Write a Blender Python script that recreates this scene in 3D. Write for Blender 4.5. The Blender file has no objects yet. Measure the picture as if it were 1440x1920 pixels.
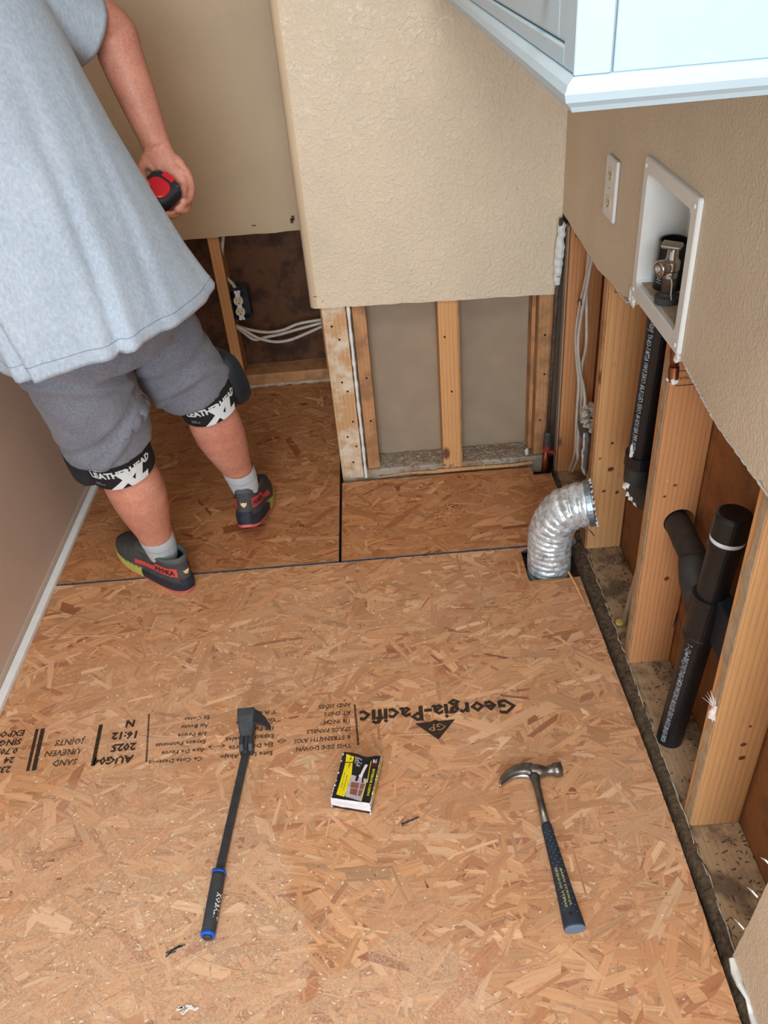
import bpy, bmesh, math, random
import numpy as np
from mathutils import Vector, Matrix, noise
from math import pi, sin, cos, sqrt, atan2, radians

# ------------------------------------------------------------------ camera, world, lights, exposure
S = bpy.context.scene
COL = S.collection
S.view_settings.view_transform = 'Standard'
S.view_settings.look = 'None'
S.view_settings.gamma = 1
S.view_settings.use_curve_mapping = False
S.view_settings.exposure = 0.0

cam_d = bpy.data.cameras.new('camera')
cam = bpy.data.objects.new('camera', cam_d)
COL.objects.link(cam)
cam_d.sensor_fit = 'VERTICAL'
cam_d.sensor_height = 36.0
cam_d.lens = 1536.12 / 1920 * 36.0
cam_d.clip_start = 0.02
r_ = Vector((0.99637553, -0.03653219, -0.07681925))
d_ = Vector((-0.08352787, -0.59100996, -0.80232806))
f_ = Vector((-0.01609014, 0.8058366, -0.59191932))
M3 = Matrix((r_, -d_, -f_)).transposed()
cam.matrix_world = Matrix.Translation((0, 0, 1.4)) @ M3.to_4x4()
S.camera = cam

W = bpy.data.worlds.new('daylight')
S.world = W
W.use_nodes = True
bg = W.node_tree.nodes['Background']
bg.inputs[0].default_value = (0.74, 0.90, 1.0, 1)
bg.inputs[1].default_value = 0.78

def area_light(name, loc, target, sx, sy, power, col):
    l = bpy.data.lights.new(name, 'AREA')
    l.shape = 'RECTANGLE'; l.size = sx; l.size_y = sy
    l.energy = power; l.color = col
    o = bpy.data.objects.new(name, l); COL.objects.link(o)
    o.location = loc
    o.rotation_euler = (Vector(target) - Vector(loc)).to_track_quat('-Z', 'Y').to_euler()
    return o
# daylight through the glazed door behind the photographer
area_light('window_light', (0.20, -2.75, 1.60), (0.0, 1.6, 0.6), 2.2, 1.9, 185, (0.78, 0.91, 1.0))
# added overhead fill light, brightens the floor nearest the camera
area_light('overhead_fill_light', (-0.15, 0.15, 2.38), (-0.15, 0.3, 0.0), 0.7, 0.7, 19, (0.98, 0.97, 0.94))

# ------------------------------------------------------------------ helpers
rng = random.Random(7)
def lin(r, g, b):
    f = lambda c: (c/255/12.92 if c/255 <= 0.04045 else ((c/255+0.055)/1.055)**2.4)
    return (f(r), f(g), f(b), 1.0)

def link_mesh(name, me, mats=None, parent=None, smooth=False, **props):
    o = bpy.data.objects.new(name, me)
    COL.objects.link(o)
    if mats is not None:
        for m in (mats if isinstance(mats, (list, tuple)) else [mats]):
            me.materials.append(m)
    if parent is not None:
        o.parent = parent
        q = Vector((0, 0, 0)); a = parent
        while a is not None:
            q += Vector(a.location); a = a.parent
        o.location = -q          # meshes are drawn in world coordinates
    if smooth:
        for p in me.polygons: p.use_smooth = True
    for k, v in props.items(): o[k] = v
    return o

def obj(name, bm, mats=None, parent=None, smooth=False, **props):
    me = bpy.data.meshes.new(name)
    bmesh.ops.recalc_face_normals(bm, faces=bm.faces[:])
    bm.to_mesh(me); bm.free()
    return link_mesh(name, me, mats, parent, smooth, **props)

def thing(name, label, cat, loc=(0, 0, 0), group=None):
    o = bpy.data.objects.new(name, None); COL.objects.link(o)
    o.empty_display_size = 0.05
    o.location = loc
    o['label'] = label; o['category'] = cat
    if group: o['group'] = group
    return o

def B(): return bmesh.new()

def box(bm, lo, hi, bev=0.0, seg=1, mi=0, M=None):
    r = bmesh.ops.create_cube(bm, size=1.0)
    vs = r['verts']
    lo = Vector(lo); hi = Vector(hi)
    for v in vs:
        v.co = Vector((lo[i] + (v.co[i]+0.5)*(hi[i]-lo[i]) for i in range(3)))
    fs = set(f for v in vs for f in v.link_faces)
    for f in fs: f.material_index = mi
    if bev > 0:
        es = list(set(e for v in vs for e in v.link_edges))
        r2 = bmesh.ops.bevel(bm, geom=es, offset=bev, segments=seg, affect='EDGES', profile=0.5)
        vs = list(set(list(r2['verts']) + [v for v in vs if v.is_valid]))
        for f in r2['faces']: f.material_index = mi
    if M is not None:
        for v in vs: v.co = M @ v.co
    return vs

def prism(bm, pts, axis, a, b, mi=0):
    """polygon in the two axes other than `axis`, extruded from a to b"""
    def mk(p, t):
        c = [p[0], p[1]]; c.insert(axis, t); return Vector(c)
    A = [bm.verts.new(mk(p, a)) for p in pts]
    Bv = [bm.verts.new(mk(p, b)) for p in pts]
    n = len(pts)
    fs = [bm.faces.new(A), bm.faces.new(Bv[::-1])]
    for i in range(n):
        fs.append(bm.faces.new((A[i], Bv[i], Bv[(i+1) % n], A[(i+1) % n])))
    for f in fs: f.material_index = mi
    return fs

def loft(bm, rings, cap0=True, cap1=True, mi=0, closed=False):
    """rings: lists of Vectors, equal length"""
    R = [[bm.verts.new(p) for p in r] for r in rings]
    n = len(R[0])
    for k in range(len(R)-1 if not closed else len(R)):
        a = R[k]; b = R[(k+1) % len(R)]
        for i in range(n):
            f = bm.faces.new((a[i], a[(i+1) % n], b[(i+1) % n], b[i])); f.material_index = mi
    if not closed:
        if cap0: bm.faces.new(R[0][::-1]).material_index = mi
        if cap1: bm.faces.new(R[-1]).material_index = mi
    return R

def ell(c, u, v, a, b, n=24, e=2.0, fn=None):
    c = Vector(c); u = Vector(u); v = Vector(v); out = []
    for i in range(n):
        t = 2*pi*i/n
        ct, st = cos(t), sin(t)
        x = math.copysign(abs(ct)**(2/e), ct); y = math.copysign(abs(st)**(2/e), st)
        k = fn(t) if fn else 1.0
        out.append(c + u*(a*x*k) + v*(b*y*k))
    return out

def catmull(P, n=6):
    P = [Vector(p) for p in P]
    if len(P) < 3: return P
    Q = [P[0]*2-P[1]] + P + [P[-1]*2-P[-2]]
    out = []
    for i in range(1, len(Q)-2):
        p0, p1, p2, p3 = Q[i-1:i+3]
        for k in range(n):
            t = k/n
            out.append(0.5*((2*p1) + (p2-p0)*t + (2*p0-5*p1+4*p2-p3)*t*t + (3*p1-p0-3*p2+p3)*t**3))
    out.append(P[-1])
    return out

def frames(P):
    T = []
    for i in range(len(P)):
        a = P[max(0, i-1)]; b = P[min(len(P)-1, i+1)]
        T.append((b-a).normalized())
    ref = Vector((0, 0, 1)) if abs(T[0].z) < 0.9 else Vector((1, 0, 0))
    u = (ref - T[0]*ref.dot(T[0])).normalized()
    U = [u]
    for i in range(1, len(P)):
        u = U[-1] - T[i]*U[-1].dot(T[i]); u.normalize(); U.append(u)
    return T, U

def tube(bm, P, r, n=12, mi=0, cap=True, fn=None):
    P = [Vector(p) for p in P]
    T, U = frames(P)
    rings = []
    for i, p in enumerate(P):
        ri = r(i/(len(P)-1)) if callable(r) else (r[i] if isinstance(r, (list, tuple)) else r)
        V_ = T[i].cross(U[i])
        rings.append([p + (U[i]*cos(2*pi*k/n) + V_*sin(2*pi*k/n))*(ri*(fn(i, k) if fn else 1)) for k in range(n)])
    return loft(bm, rings, cap, cap, mi)

def cyl(bm, a, b, r, n=20, r2=None, mi=0, cap=True):
    return tube(bm, [a, b], [r, r if r2 is None else r2], n, mi, cap)

def lathe(bm, a, d, prof, n=24, mi=0):
    """prof: (distance along d, radius)"""
    a = Vector(a); d = Vector(d).normalized()
    ref = Vector((0, 0, 1)) if abs(d.z) < 0.9 else Vector((1, 0, 0))
    u = (ref-d*ref.dot(d)).normalized(); v = d.cross(u)
    return loft(bm, [ell(a+d*t, u, v, max(r, 1e-4), max(r, 1e-4), n) for t, r in prof], True, True, mi)

def sphere(bm, c, r, sub=2, sc=(1, 1, 1), mi=0, jit=0):
    q = bmesh.ops.create_icosphere(bm, subdivisions=sub, radius=1.0)
    for v in q['verts']:
        k = 1 + (noise.noise(v.co*2.3 + Vector(c)*40)*jit if jit else 0)
        v.co = Vector(c) + Vector((v.co[i]*r*sc[i]*k for i in range(3)))
    for f in set(f for v in q['verts'] for f in v.link_faces): f.material_index = mi

def bake(o):
    dg = bpy.context.evaluated_depsgraph_get()
    me = bpy.data.meshes.new_from_object(o.evaluated_get(dg))
    old = o.data
    o.modifiers.clear()
    o.data = me
    bpy.data.meshes.remove(old)
    return me

def text_mesh(s, size=1.0, offset=0.0, res=2, align='LEFT', spacing=1.0, sub=0, shear=0.0, lsp=1.0):
    """flat triangulated lettering as numpy verts / faces, baseline on x"""
    cu = bpy.data.curves.new('t', 'FONT')
    cu.body = s; cu.size = size; cu.offset = offset; cu.resolution_u = res; cu.align_x = align
    cu.space_character = spacing; cu.shear = shear; cu.space_line = lsp
    o = bpy.data.objects.new('t', cu); COL.objects.link(o)
    dg = bpy.context.evaluated_depsgraph_get()
    me = bpy.data.meshes.new_from_object(o.evaluated_get(dg))
    bpy.data.objects.remove(o); bpy.data.curves.remove(cu)
    bm = bmesh.new(); bm.from_mesh(me); bpy.data.meshes.remove(me)
    bmesh.ops.triangulate(bm, faces=bm.faces[:])
    for _ in range(sub):
        bmesh.ops.subdivide_edges(bm, edges=bm.edges[:], cuts=1, use_grid_fill=True)
        bmesh.ops.triangulate(bm, faces=[f for f in bm.faces if len(f.verts) > 3])
    bm.verts.index_update()
    V_ = [tuple(v.co) for v in bm.verts]; F_ = [[v.index for v in f.verts] for f in bm.faces]
    bm.free()
    return V_, F_

def put_flat(bm, VF, fn, mi=0):
    V_, F_ = VF
    vs = [bm.verts.new(fn(x, y)) for x, y, z in V_]
    for f in F_:
        try: bm.faces.new([vs[i] for i in f]).material_index = mi
        except ValueError: pass

# ------------------------------------------------------------------ materials
class NT:
    def __init__(s, name, rough=0.6, metal=0.0, spec=0.4):
        s.m = bpy.data.materials.new(name); s.m.use_nodes = True
        s.t = s.m.node_tree; s.b = s.t.nodes['Principled BSDF']
        s.b.inputs['Roughness'].default_value = rough
        s.b.inputs['Metallic'].default_value = metal
        s.b.inputs['Specular IOR Level'].default_value = spec
        s.out = s.t.nodes['Material Output']
    def n(s, typ, **kw):
        q = s.t.nodes.new(typ)
        for k, v in kw.items():
            if k.startswith('i_'):
                key = k[2:].replace('_', ' ')
                q.inputs[int(key) if key.isdigit() else key].default_value = v
            else: setattr(q, k, v)
        return q
    def l(s, a, b): s.t.links.new(a, b)
    def coord(s, scale=(1, 1, 1), rnd=True):
        tc = s.n('ShaderNodeTexCoord')
        mp = s.n('ShaderNodeMapping'); mp.inputs['Scale'].default_value = scale
        if rnd:
            oi = s.n('ShaderNodeObjectInfo')
            ml = s.n('ShaderNodeVectorMath', operation='SCALE'); ml.inputs[0].default_value = (7.3, 3.1, 5.7)
            s.l(oi.outputs['Random'], ml.inputs['Scale'])
            ad = s.n('ShaderNodeVectorMath', operation='ADD')
            s.l(tc.outputs['Object'], ad.inputs[0]); s.l(ml.outputs[0], ad.inputs[1])
            s.l(ad.outputs[0], mp.inputs['Vector'])
        else: s.l(tc.outputs['Object'], mp.inputs['Vector'])
        return mp.outputs[0]
    def noise(s, v, scale, detail=4, rough=0.55, dist=0.0):
        q = s.n('ShaderNodeTexNoise'); q.inputs['Scale'].default_value = scale
        q.inputs['Detail'].default_value = detail; q.inputs['Roughness'].default_value = rough
        q.inputs['Distortion'].default_value = dist
        s.l(v, q.inputs['Vector']); return q.outputs['Fac']
    def ramp(s, f, stops):
        q = s.n('ShaderNodeValToRGB'); e = q.color_ramp.elements
        e[0].position, e[0].color = stops[0]
        e[1].position, e[1].color = stops[-1]
        for p, c in stops[1:-1]:
            k = e.new(p); k.color = c
        s.l(f, q.inputs[0]); return q.outputs[0]
    def mix(s, f, a, b, mode='MIX'):
        q = s.n('ShaderNodeMix', data_type='RGBA', blend_type=mode)
        if isinstance(f, (int, float)): q.inputs[0].default_value = f
        else: s.l(f, q.inputs[0])
        for i, x in ((6, a), (7, b)):
            if isinstance(x, tuple): q.inputs[i].default_value = x
            else: s.l(x, q.inputs[i])
        return q.outputs[2]
    def bump(s, h, strength=0.3, dist=0.002):
        q = s.n('ShaderNodeBump'); q.inputs['Strength'].default_value = strength; q.inputs['Distance'].default_value = dist
        s.l(h, q.inputs['Height']); s.l(q.outputs[0], s.b.inputs['Normal'])
    def base(s, c):
        if isinstance(c, tuple): s.b.inputs['Base Color'].default_value = c
        else: s.l(c, s.b.inputs['Base Color'])
        return s.m
g1 = lambda v: (v, v, v, 1)

def plain(name, c, rough=0.6, metal=0.0, var=0.12, scale=30, bump=0.0, bscale=200, spec=0.4, bd=0.001):
    k = NT(name, rough, metal, spec)
    v = k.coord()
    f = k.noise(v, scale, 4)
    lo = tuple(x*(1-var) for x in c[:3])+(1,); hi = tuple(min(1, x*(1+var)) for x in c[:3])+(1,)
    k.base(k.ramp(f, [(0.3, lo), (0.7, hi)]))
    if bump: k.bump(k.noise(v, bscale, 3), bump, bd)
    return k.m

def wood(name, axis, light, dark, stain=None, knots=True, ringscale=1.0, dirt=0.0):
    k = NT(name, 0.62, 0, 0.3)
    sc = [1, 1, 1]; sc[axis] = 0.045
    v = k.coord(tuple(sc))
    warp = k.noise(v, 9, 2, 0.5)
    # growth rings: distance bands warped by a slow noise
    wv = k.n('ShaderNodeTexWave', wave_type='RINGS', rings_direction='XYZ'[axis], wave_profile='SAW')
    wv.inputs['Scale'].default_value = 36*ringscale; wv.inputs['Distortion'].default_value = 14.0
    wv.inputs['Detail'].default_value = 1.5; wv.inputs['Detail Scale'].default_value = 0.05
    k.l(v, wv.inputs['Vector'])
    fine = k.noise(v, 260, 5, 0.65)
    c = k.ramp(wv.outputs['Fac'], [(0.0, light), (0.55, tuple(0.75*light[i]+0.25*dark[i] for i in range(3))+(1,)), (0.9, dark), (1.0, light)])
    c = k.mix(0.38, c, k.ramp(fine, [(0.3, dark), (0.65, light)]))
    c = k.mix(0.5, c, k.ramp(warp, [(0.35, tuple(x*0.82 for x in light[:3])+(1,)), (0.7, tuple(min(1, x*1.08) for x in light[:3])+(1,))]))
    if knots:
        v2 = k.coord((1, 1, 0.55) if axis == 2 else (1, 0.55, 1))
        vo = k.n('ShaderNodeTexVoronoi'); vo.inputs['Scale'].default_value = 9
        k.l(v2, vo.inputs['Vector'])
        kf = k.ramp(vo.outputs['Distance'], [(0.07, g1(0.9)), (0.13, g1(0))])
        c = k.mix(kf, c, (0.10, 0.045, 0.02, 1))
    if stain is not None or dirt:
        v3 = k.coord((1, 1, 1))
        sf = k.ramp(k.noise(v3, 16, 6, 0.62), [(0.46, g1(0)), (0.62, g1(max(dirt, 0.85 if stain else 0)))])
        c = k.mix(sf, c, stain or (0.2, 0.16, 0.12, 1))
    k.bump(fine, 0.25, 0.001)
    return k.base(c)

def drywall(name, c, bs=1.0, scale=150, flat=None):
    k = NT(name, 0.55, 0, 0.35)
    v = k.coord((1, 1, 1), False)
    f = k.noise(v, 7, 4)
    k.base(k.ramp(f, [(0.3, tuple(x*0.95 for x in c[:3])+(1,)), (0.7, tuple(min(1, x*1.04) for x in c[:3])+(1,))]))
    n1 = k.noise(v, scale, 3, 0.5, 0.4)
    n1 = k.ramp(n1, [(0.42, g1(0)), (0.62, g1(1))])
    n2 = k.noise(v, scale*0.45, 2, 0.5, 0.8)
    n2 = k.ramp(n2, [(0.5, g1(0)), (0.6, g1(1))])
    if flat:      # trowelled-flat patches of the knockdown texture are smoother than the rest
        k.l(k.ramp(n2, [(0.0, g1(.75)), (1.0, g1(flat))]), k.b.inputs['Roughness'])
    k.bump(k.mix(0.4, n1, n2), 0.55*bs, 0.0016)
    return k.m

MAT = {}
MAT['stud'] = wood('stud_pine', 2, lin(224, 166, 110), lin(168, 102, 56))
MAT['stud_red'] = wood('stud_fir', 2, lin(216, 150, 98), lin(140, 78, 42), ringscale=1.25)
MAT['stud_old'] = wood('stud_plastered', 2, lin(210, 164, 118), lin(168, 112, 70), stain=lin(222, 206, 184))
MAT['stud_worn'] = wood('stud_worn', 2, lin(200, 146, 100), lin(150, 96, 60), stain=lin(150, 108, 74))
MAT['plate'] = wood('plate_dusty', 1, lin(176, 145, 112), lin(138, 108, 80), stain=lin(92, 74, 58), knots=False)
MAT['plate_x'] = wood('plate_dusty_x', 0, lin(160, 130, 102), lin(120, 95, 72), stain=lin(176, 164, 150), knots=False)
MAT['sheath'] = wood('sheathing_hardboard', 2, lin(150, 96, 55), lin(128, 78, 42), stain=lin(118, 74, 46), knots=False)
MAT['sheath_dark'] = wood('sheathing_dark', 2, lin(104, 66, 42), lin(78, 47, 30), stain=lin(58, 36, 25), knots=False)
MAT['tan'] = drywall('drywall_tan', lin(218, 196, 169), 0.85, 185)
MAT['tan_front'] = drywall('drywall_tan_knockdown', lin(221, 200, 174), 1.7, 115, .32)
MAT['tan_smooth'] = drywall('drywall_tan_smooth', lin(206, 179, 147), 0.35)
MAT['paper'] = plain('drywall_back_paper', lin(158, 136, 114), 0.8, var=0.07, scale=14, bump=0.1, bscale=90)
MAT['gray_wall'] = plain('drywall_gray_tan', lin(206, 184, 168), 0.6, var=0.05, scale=6, bump=0.06, bscale=60)
MAT['gypsum'] = plain('gypsum_white', lin(224, 222, 216), 0.9, var=0.12, scale=60, bump=0.5, bscale=160)
MAT['white_trim'] = plain('trim_white', lin(240, 242, 242), 0.4, var=0.03)
MAT['cab_white'] = plain('cabinet_white_paint', lin(178, 195, 205), 0.35, var=0.02)
MAT['white_plastic'] = plain('plastic_white', lin(226, 222, 216), 0.35, var=0.03)
MAT['box_dust'] = plain('plastic_dusty', lin(176, 156, 132), 0.8, var=0.2, scale=50)
MAT['abs'] = plain('abs_black', lin(26, 27, 29), 0.34, var=0.25, scale=20, spec=0.5)
MAT['abs_dusty'] = plain('abs_dusty', lin(52, 48, 44), 0.6, var=0.35, scale=35)
MAT['print_white'] = plain('pipe_print', lin(170, 178, 186), 0.6, var=0.25, scale=300)
MAT['ring_white'] = plain('thread_tape_white', lin(236, 236, 234), 0.5)
MAT['cable_white'] = plain('cable_sheath', lin(206, 194, 180), 0.45, var=0.12, scale=40)
MAT['copper'] = plain('copper_aged', lin(150, 88, 56), 0.42, 0.85, var=0.35, scale=60)
MAT['copper_dark'] = plain('pipe_grime', lin(92, 74, 62), 0.6, 0.4, var=0.5, scale=70, bump=0.4)
MAT['nickel'] = plain('nickel', lin(190, 184, 176), 0.22, 1.0, var=0.1)
MAT['steel_dark'] = plain('steel_forged', lin(128, 122, 116), 0.36, 0.9, var=0.3, scale=45, bump=0.25, bscale=220)
MAT['steel_bright'] = plain('steel_ground', lin(196, 204, 212), 0.25, 1.0, var=0.15, scale=80)
MAT['black_steel'] = plain('steel_black', lin(58, 60, 64), 0.5, 0.15, var=0.25, scale=50)
MAT['navy'] = plain('grip_navy', lin(42, 49, 61), 0.62, var=0.2, scale=40, bump=0.15)
MAT['navy_end'] = plain('grip_cap', lin(102, 116, 138), 0.7, var=0.1)
MAT['grip_gray'] = plain('grip_gray', lin(60, 62, 66), 0.7, var=0.15, bump=0.2)
MAT['blue'] = plain('plastic_blue', lin(20, 88, 190), 0.45, var=0.08)
MAT['dirt'] = plain('dirt_debris', lin(88, 69, 52), 0.95, var=0.6, scale=90, bump=1.0, bscale=140, bd=0.004)
MAT['dark'] = plain('dark_void', lin(38, 31, 27), 0.95, var=0.4, scale=20)
MAT['subfloor'] = plain('subfloor_dark', lin(58, 45, 36), 0.95, var=0.4, scale=12)
MAT['ceiling'] = plain('ceiling_white', lin(226, 224, 220), 0.8, var=0.03)
MAT['osb_edge'] = plain('osb_edge_sealer', lin(74, 98, 122), 0.8, var=0.5, scale=140)
MAT['lint'] = plain('vent_lint_foam', lin(196, 186, 170), 0.9, var=0.3, scale=120, bump=0.9, bscale=150, bd=0.003)
MAT['galv'] = plain('galvanized', lin(152, 164, 176), 0.4, 0.8, var=0.25, scale=60)
MAT['vent_dark'] = plain('vent_gray', lin(96, 92, 90), 0.5, 0.5, var=0.3, scale=40)
MAT['bead'] = plain('corner_bead_white', lin(226, 222, 214), 0.75, var=0.12, scale=90, bump=0.4, bscale=200)
MAT['fluff'] = plain('insulation_fluff', lin(232, 214, 208), 0.95, var=0.1)
MAT['yellow_plastic'] = plain('yellow_plastic', lin(186, 160, 74), 0.6)
MAT['red_paint'] = plain('red_paint', lin(172, 66, 62), 0.6, var=0.3, scale=80)

def osb_base():
    k = NT('osb_base', 0.7, 0, 0.25)
    v = k.coord((1, 1, 1), False)
    v1 = k.coord((0.25, 1, 1), False)
    c = k.ramp(k.noise(v1, 90, 5, 0.65, 0.5), [(0.3, lin(132, 84, 50)), (0.5, lin(180, 126, 80)), (0.72, lin(206, 156, 106))])
    return k.base(c)
MAT['osb'] = osb_base()

def strand_mat():
    k = NT('osb_strand', 0.62, 0, 0.3)
    at = k.n('ShaderNodeVertexColor'); at.layer_name = 'tone'
    uv = k.n('ShaderNodeUVMap'); uv.uv_map = 'grain'
    mp = k.n('ShaderNodeMapping'); mp.inputs['Scale'].default_value = (9, 230, 1)
    k.l(uv.outputs[0], mp.inputs[0])
    f = k.noise(mp.outputs[0], 1.0, 4, 0.6, 0.3)
    c = k.mix(1.0, at.outputs[0], k.ramp(f, [(0.30, g1(0.58)), (0.42, g1(0.92)), (0.58, g1(1.02)), (0.75, g1(1.22))]), 'MULTIPLY')
    v = k.coord((1, 1, 1), False)
    # ground-in drywall dust: patches with a shape of their own, strongest on the near left
    big = k.noise(v, 2.6, 5, 0.6)
    fine = k.noise(v, 330, 5, 0.7)
    sp = k.n('ShaderNodeSeparateXYZ'); k.l(v, sp.inputs[0])
    mr = k.n('ShaderNodeMapRange', i_1=1.75, i_2=0.75); k.l(sp.outputs[1], mr.inputs[0])
    d1 = k.ramp(big, [(0.38, g1(0.05)), (0.66, g1(0.38))])
    sp2 = None
    for (x_, y_, rr_) in ((-.23, 1.58, .16), (-.30, 1.36, .13), (-.62, 1.24, .10), (-.40, .78, .15), (-.60, .72, .20), (-.66, .92, .14), (-.36, .66, .12), (-.08, .50, .12), (.10, 1.55, .09)):
        dn = k.n('ShaderNodeVectorMath', operation='DISTANCE'); k.l(v, dn.inputs[0]); dn.inputs[1].default_value = (x_, y_, 0)
        ml = k.n('ShaderNodeMath', operation='MULTIPLY_ADD'); k.l(big, ml.inputs[0]); ml.inputs[1].default_value = -.34; k.l(dn.outputs['Value'], ml.inputs[2])
        q_ = k.ramp(ml.outputs[0], [(0.0, g1(.55)), (max(.01, rr_*.75-.09), g1(0))])
        sp2 = q_ if sp2 is None else k.mix(1.0, sp2, q_, 'LIGHTEN')
    d1 = k.mix(1.0, d1, sp2, 'LIGHTEN')
    d2 = k.ramp(fine, [(0.4, g1(0.1)), (0.62, g1(1))])
    dm = k.mix(1.0, d1, d2, 'MULTIPLY')
    dm = k.mix(1.0, dm, mr.outputs[0], 'MULTIPLY')
    c = k.mix(dm, c, lin(222, 196, 172))
    # pale strand tips and grime specks
    gr = k.ramp(k.noise(v, 120, 2, 0.5), [(0.72, g1(0)), (0.78, g1(0.7))])
    c = k.mix(gr, c, lin(96, 60, 38))
    k.bump(f, 0.2, 0.0006)
    return k.base(c)
MAT['strand'] = strand_mat()

def ink():
    k = NT('stamp_ink', 0.7, 0, 0.2)
    v = k.coord((0.5, 1, 1), False)
    tr = k.n('ShaderNodeBsdfTransparent'); mx = k.n('ShaderNodeMixShader')
    f = k.ramp(k.noise(v, 420, 4, 0.7), [(0.30, g1(0.1)), (0.44, g1(0.93))])
    k.base(lin(58, 46, 38))
    k.l(f, mx.inputs[0]); k.l(tr.outputs[0], mx.inputs[1]); k.l(k.b.outputs[0], mx.inputs[2])
    k.l(mx.outputs[0], k.out.inputs[0])
    return k.m
MAT['ink'] = ink()
def ink_faint():
    m = MAT['ink'].copy(); m.name = 'stamp_ink_faint'
    for q in m.node_tree.nodes:
        if q.type == 'VALTORGB':
            q.color_ramp.elements[0].position = 0.36; q.color_ramp.elements[1].position = 0.52
            q.color_ramp.elements[1].color = g1(0.8)
    return m
MAT['ink_faint'] = ink_faint()

def foil():
    k = NT('duct_foil', 0.36, 0.45, 0.5)
    v = k.coord()
    f = k.noise(v, 55, 4, 0.6, 0.6)
    k.base(k.ramp(f, [(0.35, lin(176, 176, 176)), (0.6, lin(236, 238, 240))]))
    vo = k.n('ShaderNodeTexVoronoi'); vo.inputs['Scale'].default_value = 75; k.l(v, vo.inputs['Vector'])
    k.bump(k.mix(0.5, f, vo.outputs['Distance']), 0.8, 0.004)
    return k.m
MAT['foil'] = foil()

def skin():
    k = NT('skin', 0.5, 0, 0.35)
    v = k.coord()
    f = k.noise(v, 9, 4, 0.6)
    c = k.ramp(f, [(0.3, lin(186, 118, 98)), (0.55, lin(206, 140, 118)), (0.75, lin(216, 156, 136))])
    f2 = k.noise(v, 160, 3)
    c = k.mix(0.18, c, k.ramp(f2, [(0.4, lin(150, 88, 66)), (0.6, lin(214, 158, 134))]))
    k.b.inputs['Subsurface Weight'].default_value = 0.08
    k.b.inputs['Subsurface Radius'].default_value = (0.6, 0.25, 0.15)
    k.b.inputs['Subsurface Scale'].default_value = 0.01
    k.bump(f2, 0.15, 0.001)
    return k.base(c)
MAT['skin'] = skin()

def cloth(name, a, b, sc=(1, 1, 1), scale=260, rough=0.9):
    k = NT(name, rough, 0, 0.15)
    v = k.coord(sc)
    f = k.noise(v, scale, 4, 0.7)
    g = k.noise(v, 12, 3, 0.5)
    c = k.ramp(f, [(0.34, a), (0.66, b)])
    c = k.mix(0.25, c, k.ramp(g, [(0.35, a), (0.65, b)]))
    k.b.inputs['Sheen Weight'].default_value = 0.15
    k.bump(f, 0.3, 0.0012)
    return k.base(c)
MAT['tee'] = cloth('heather_grey_jersey', lin(158, 169, 184), lin(188, 198, 211), (1, 1, 0.6), 170)
MAT['tee_seam'] = plain('tee_stitching', lin(140, 150, 165), 0.9)
MAT['shorts'] = cloth('dark_grey_jersey', lin(98, 98, 108), lin(132, 132, 142), (1, 1, 0.7), 300)
MAT['sock'] = cloth('sock_grey', lin(168, 172, 178), lin(206, 208, 210), (1, 1, 1), 400)
MAT['pad_black'] = plain('pad_rubber', lin(30, 36, 44), 0.55, var=0.3, scale=30)
MAT['strap_black'] = plain('strap_elastic', lin(24, 25, 30), 0.8, var=0.15, scale=200, bump=0.2)
MAT['strap_white'] = plain('strap_print', lin(216, 218, 220), 0.75, var=0.1, scale=250)
MAT['shoe_up'] = plain('shoe_mesh_grey', lin(70, 68, 68), 0.8, var=0.25, scale=40, bump=0.3, bscale=400)
MAT['shoe_collar'] = plain('shoe_collar', lin(84, 90, 90), 0.85, var=0.1)
MAT['shoe_red'] = plain('shoe_red_panel', lin(206, 74, 70), 0.7, var=0.12)
MAT['shoe_mid'] = plain('shoe_midsole_dark', lin(40, 44, 54), 0.7, var=0.25, scale=30, bump=0.3, bscale=90)
MAT['shoe_pink'] = plain('shoe_outsole_coral', lin(214, 104, 100), 0.75, var=0.15)
MAT['shoe_lime'] = plain('shoe_lime', lin(186, 178, 88), 0.7, var=0.2)
MAT['shoe_tan'] = plain('shoe_emblem_tan', lin(226, 196, 150), 0.8)
MAT['hair'] = plain('hair_brown', lin(60, 42, 32), 0.6, var=0.3, scale=80, bump=0.6, bscale=300)
MAT['tape_red'] = plain('tape_red', lin(206, 26, 40), 0.25, var=0.05, spec=0.6)
MAT['tape_black'] = plain('tape_rubber', lin(44, 44, 50), 0.6, var=0.15)
MAT['pack_black'] = plain('carton_black', lin(28, 26, 30), 0.45, var=0.3, scale=60)
MAT['pack_yellow'] = plain('carton_yellow', lin(236, 214, 20), 0.45, var=0.08)
MAT['pack_white'] = plain('carton_white', lin(232, 230, 232), 0.5, var=0.06, scale=60)
MAT['pack_grey'] = plain('carton_photo_grey', lin(186, 174, 178), 0.5, var=0.2, scale=90)
MAT['pack_brown'] = plain('carton_photo_brown', lin(140, 88, 74), 0.5, var=0.2, scale=120)
MAT['pack_red'] = plain('carton_dark_red', lin(70, 24, 28), 0.5)
MAT['outlet_almond'] = plain('outlet_almond', lin(224, 212, 180), 0.4, var=0.04)
MAT['slot'] = plain('outlet_slot', lin(60, 50, 42), 0.7)
MAT['print_yellow'] = plain('grip_print', lin(168, 158, 96), 0.7)
MAT['rubber_grey'] = plain('pipe_boot', lin(66, 64, 66), 0.7, var=0.2)
MAT['ridge'] = plain('ridge_dusty', lin(186, 168, 146), 0.9, var=0.3, scale=60)
MAT['film'] = plain('plaster_film', lin(176, 148, 116), 0.9, var=0.22, scale=40, bump=0.5, bscale=120)
MAT['knot'] = plain('wood_knot', lin(112, 62, 36), 0.7, var=0.4, scale=220)

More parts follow.
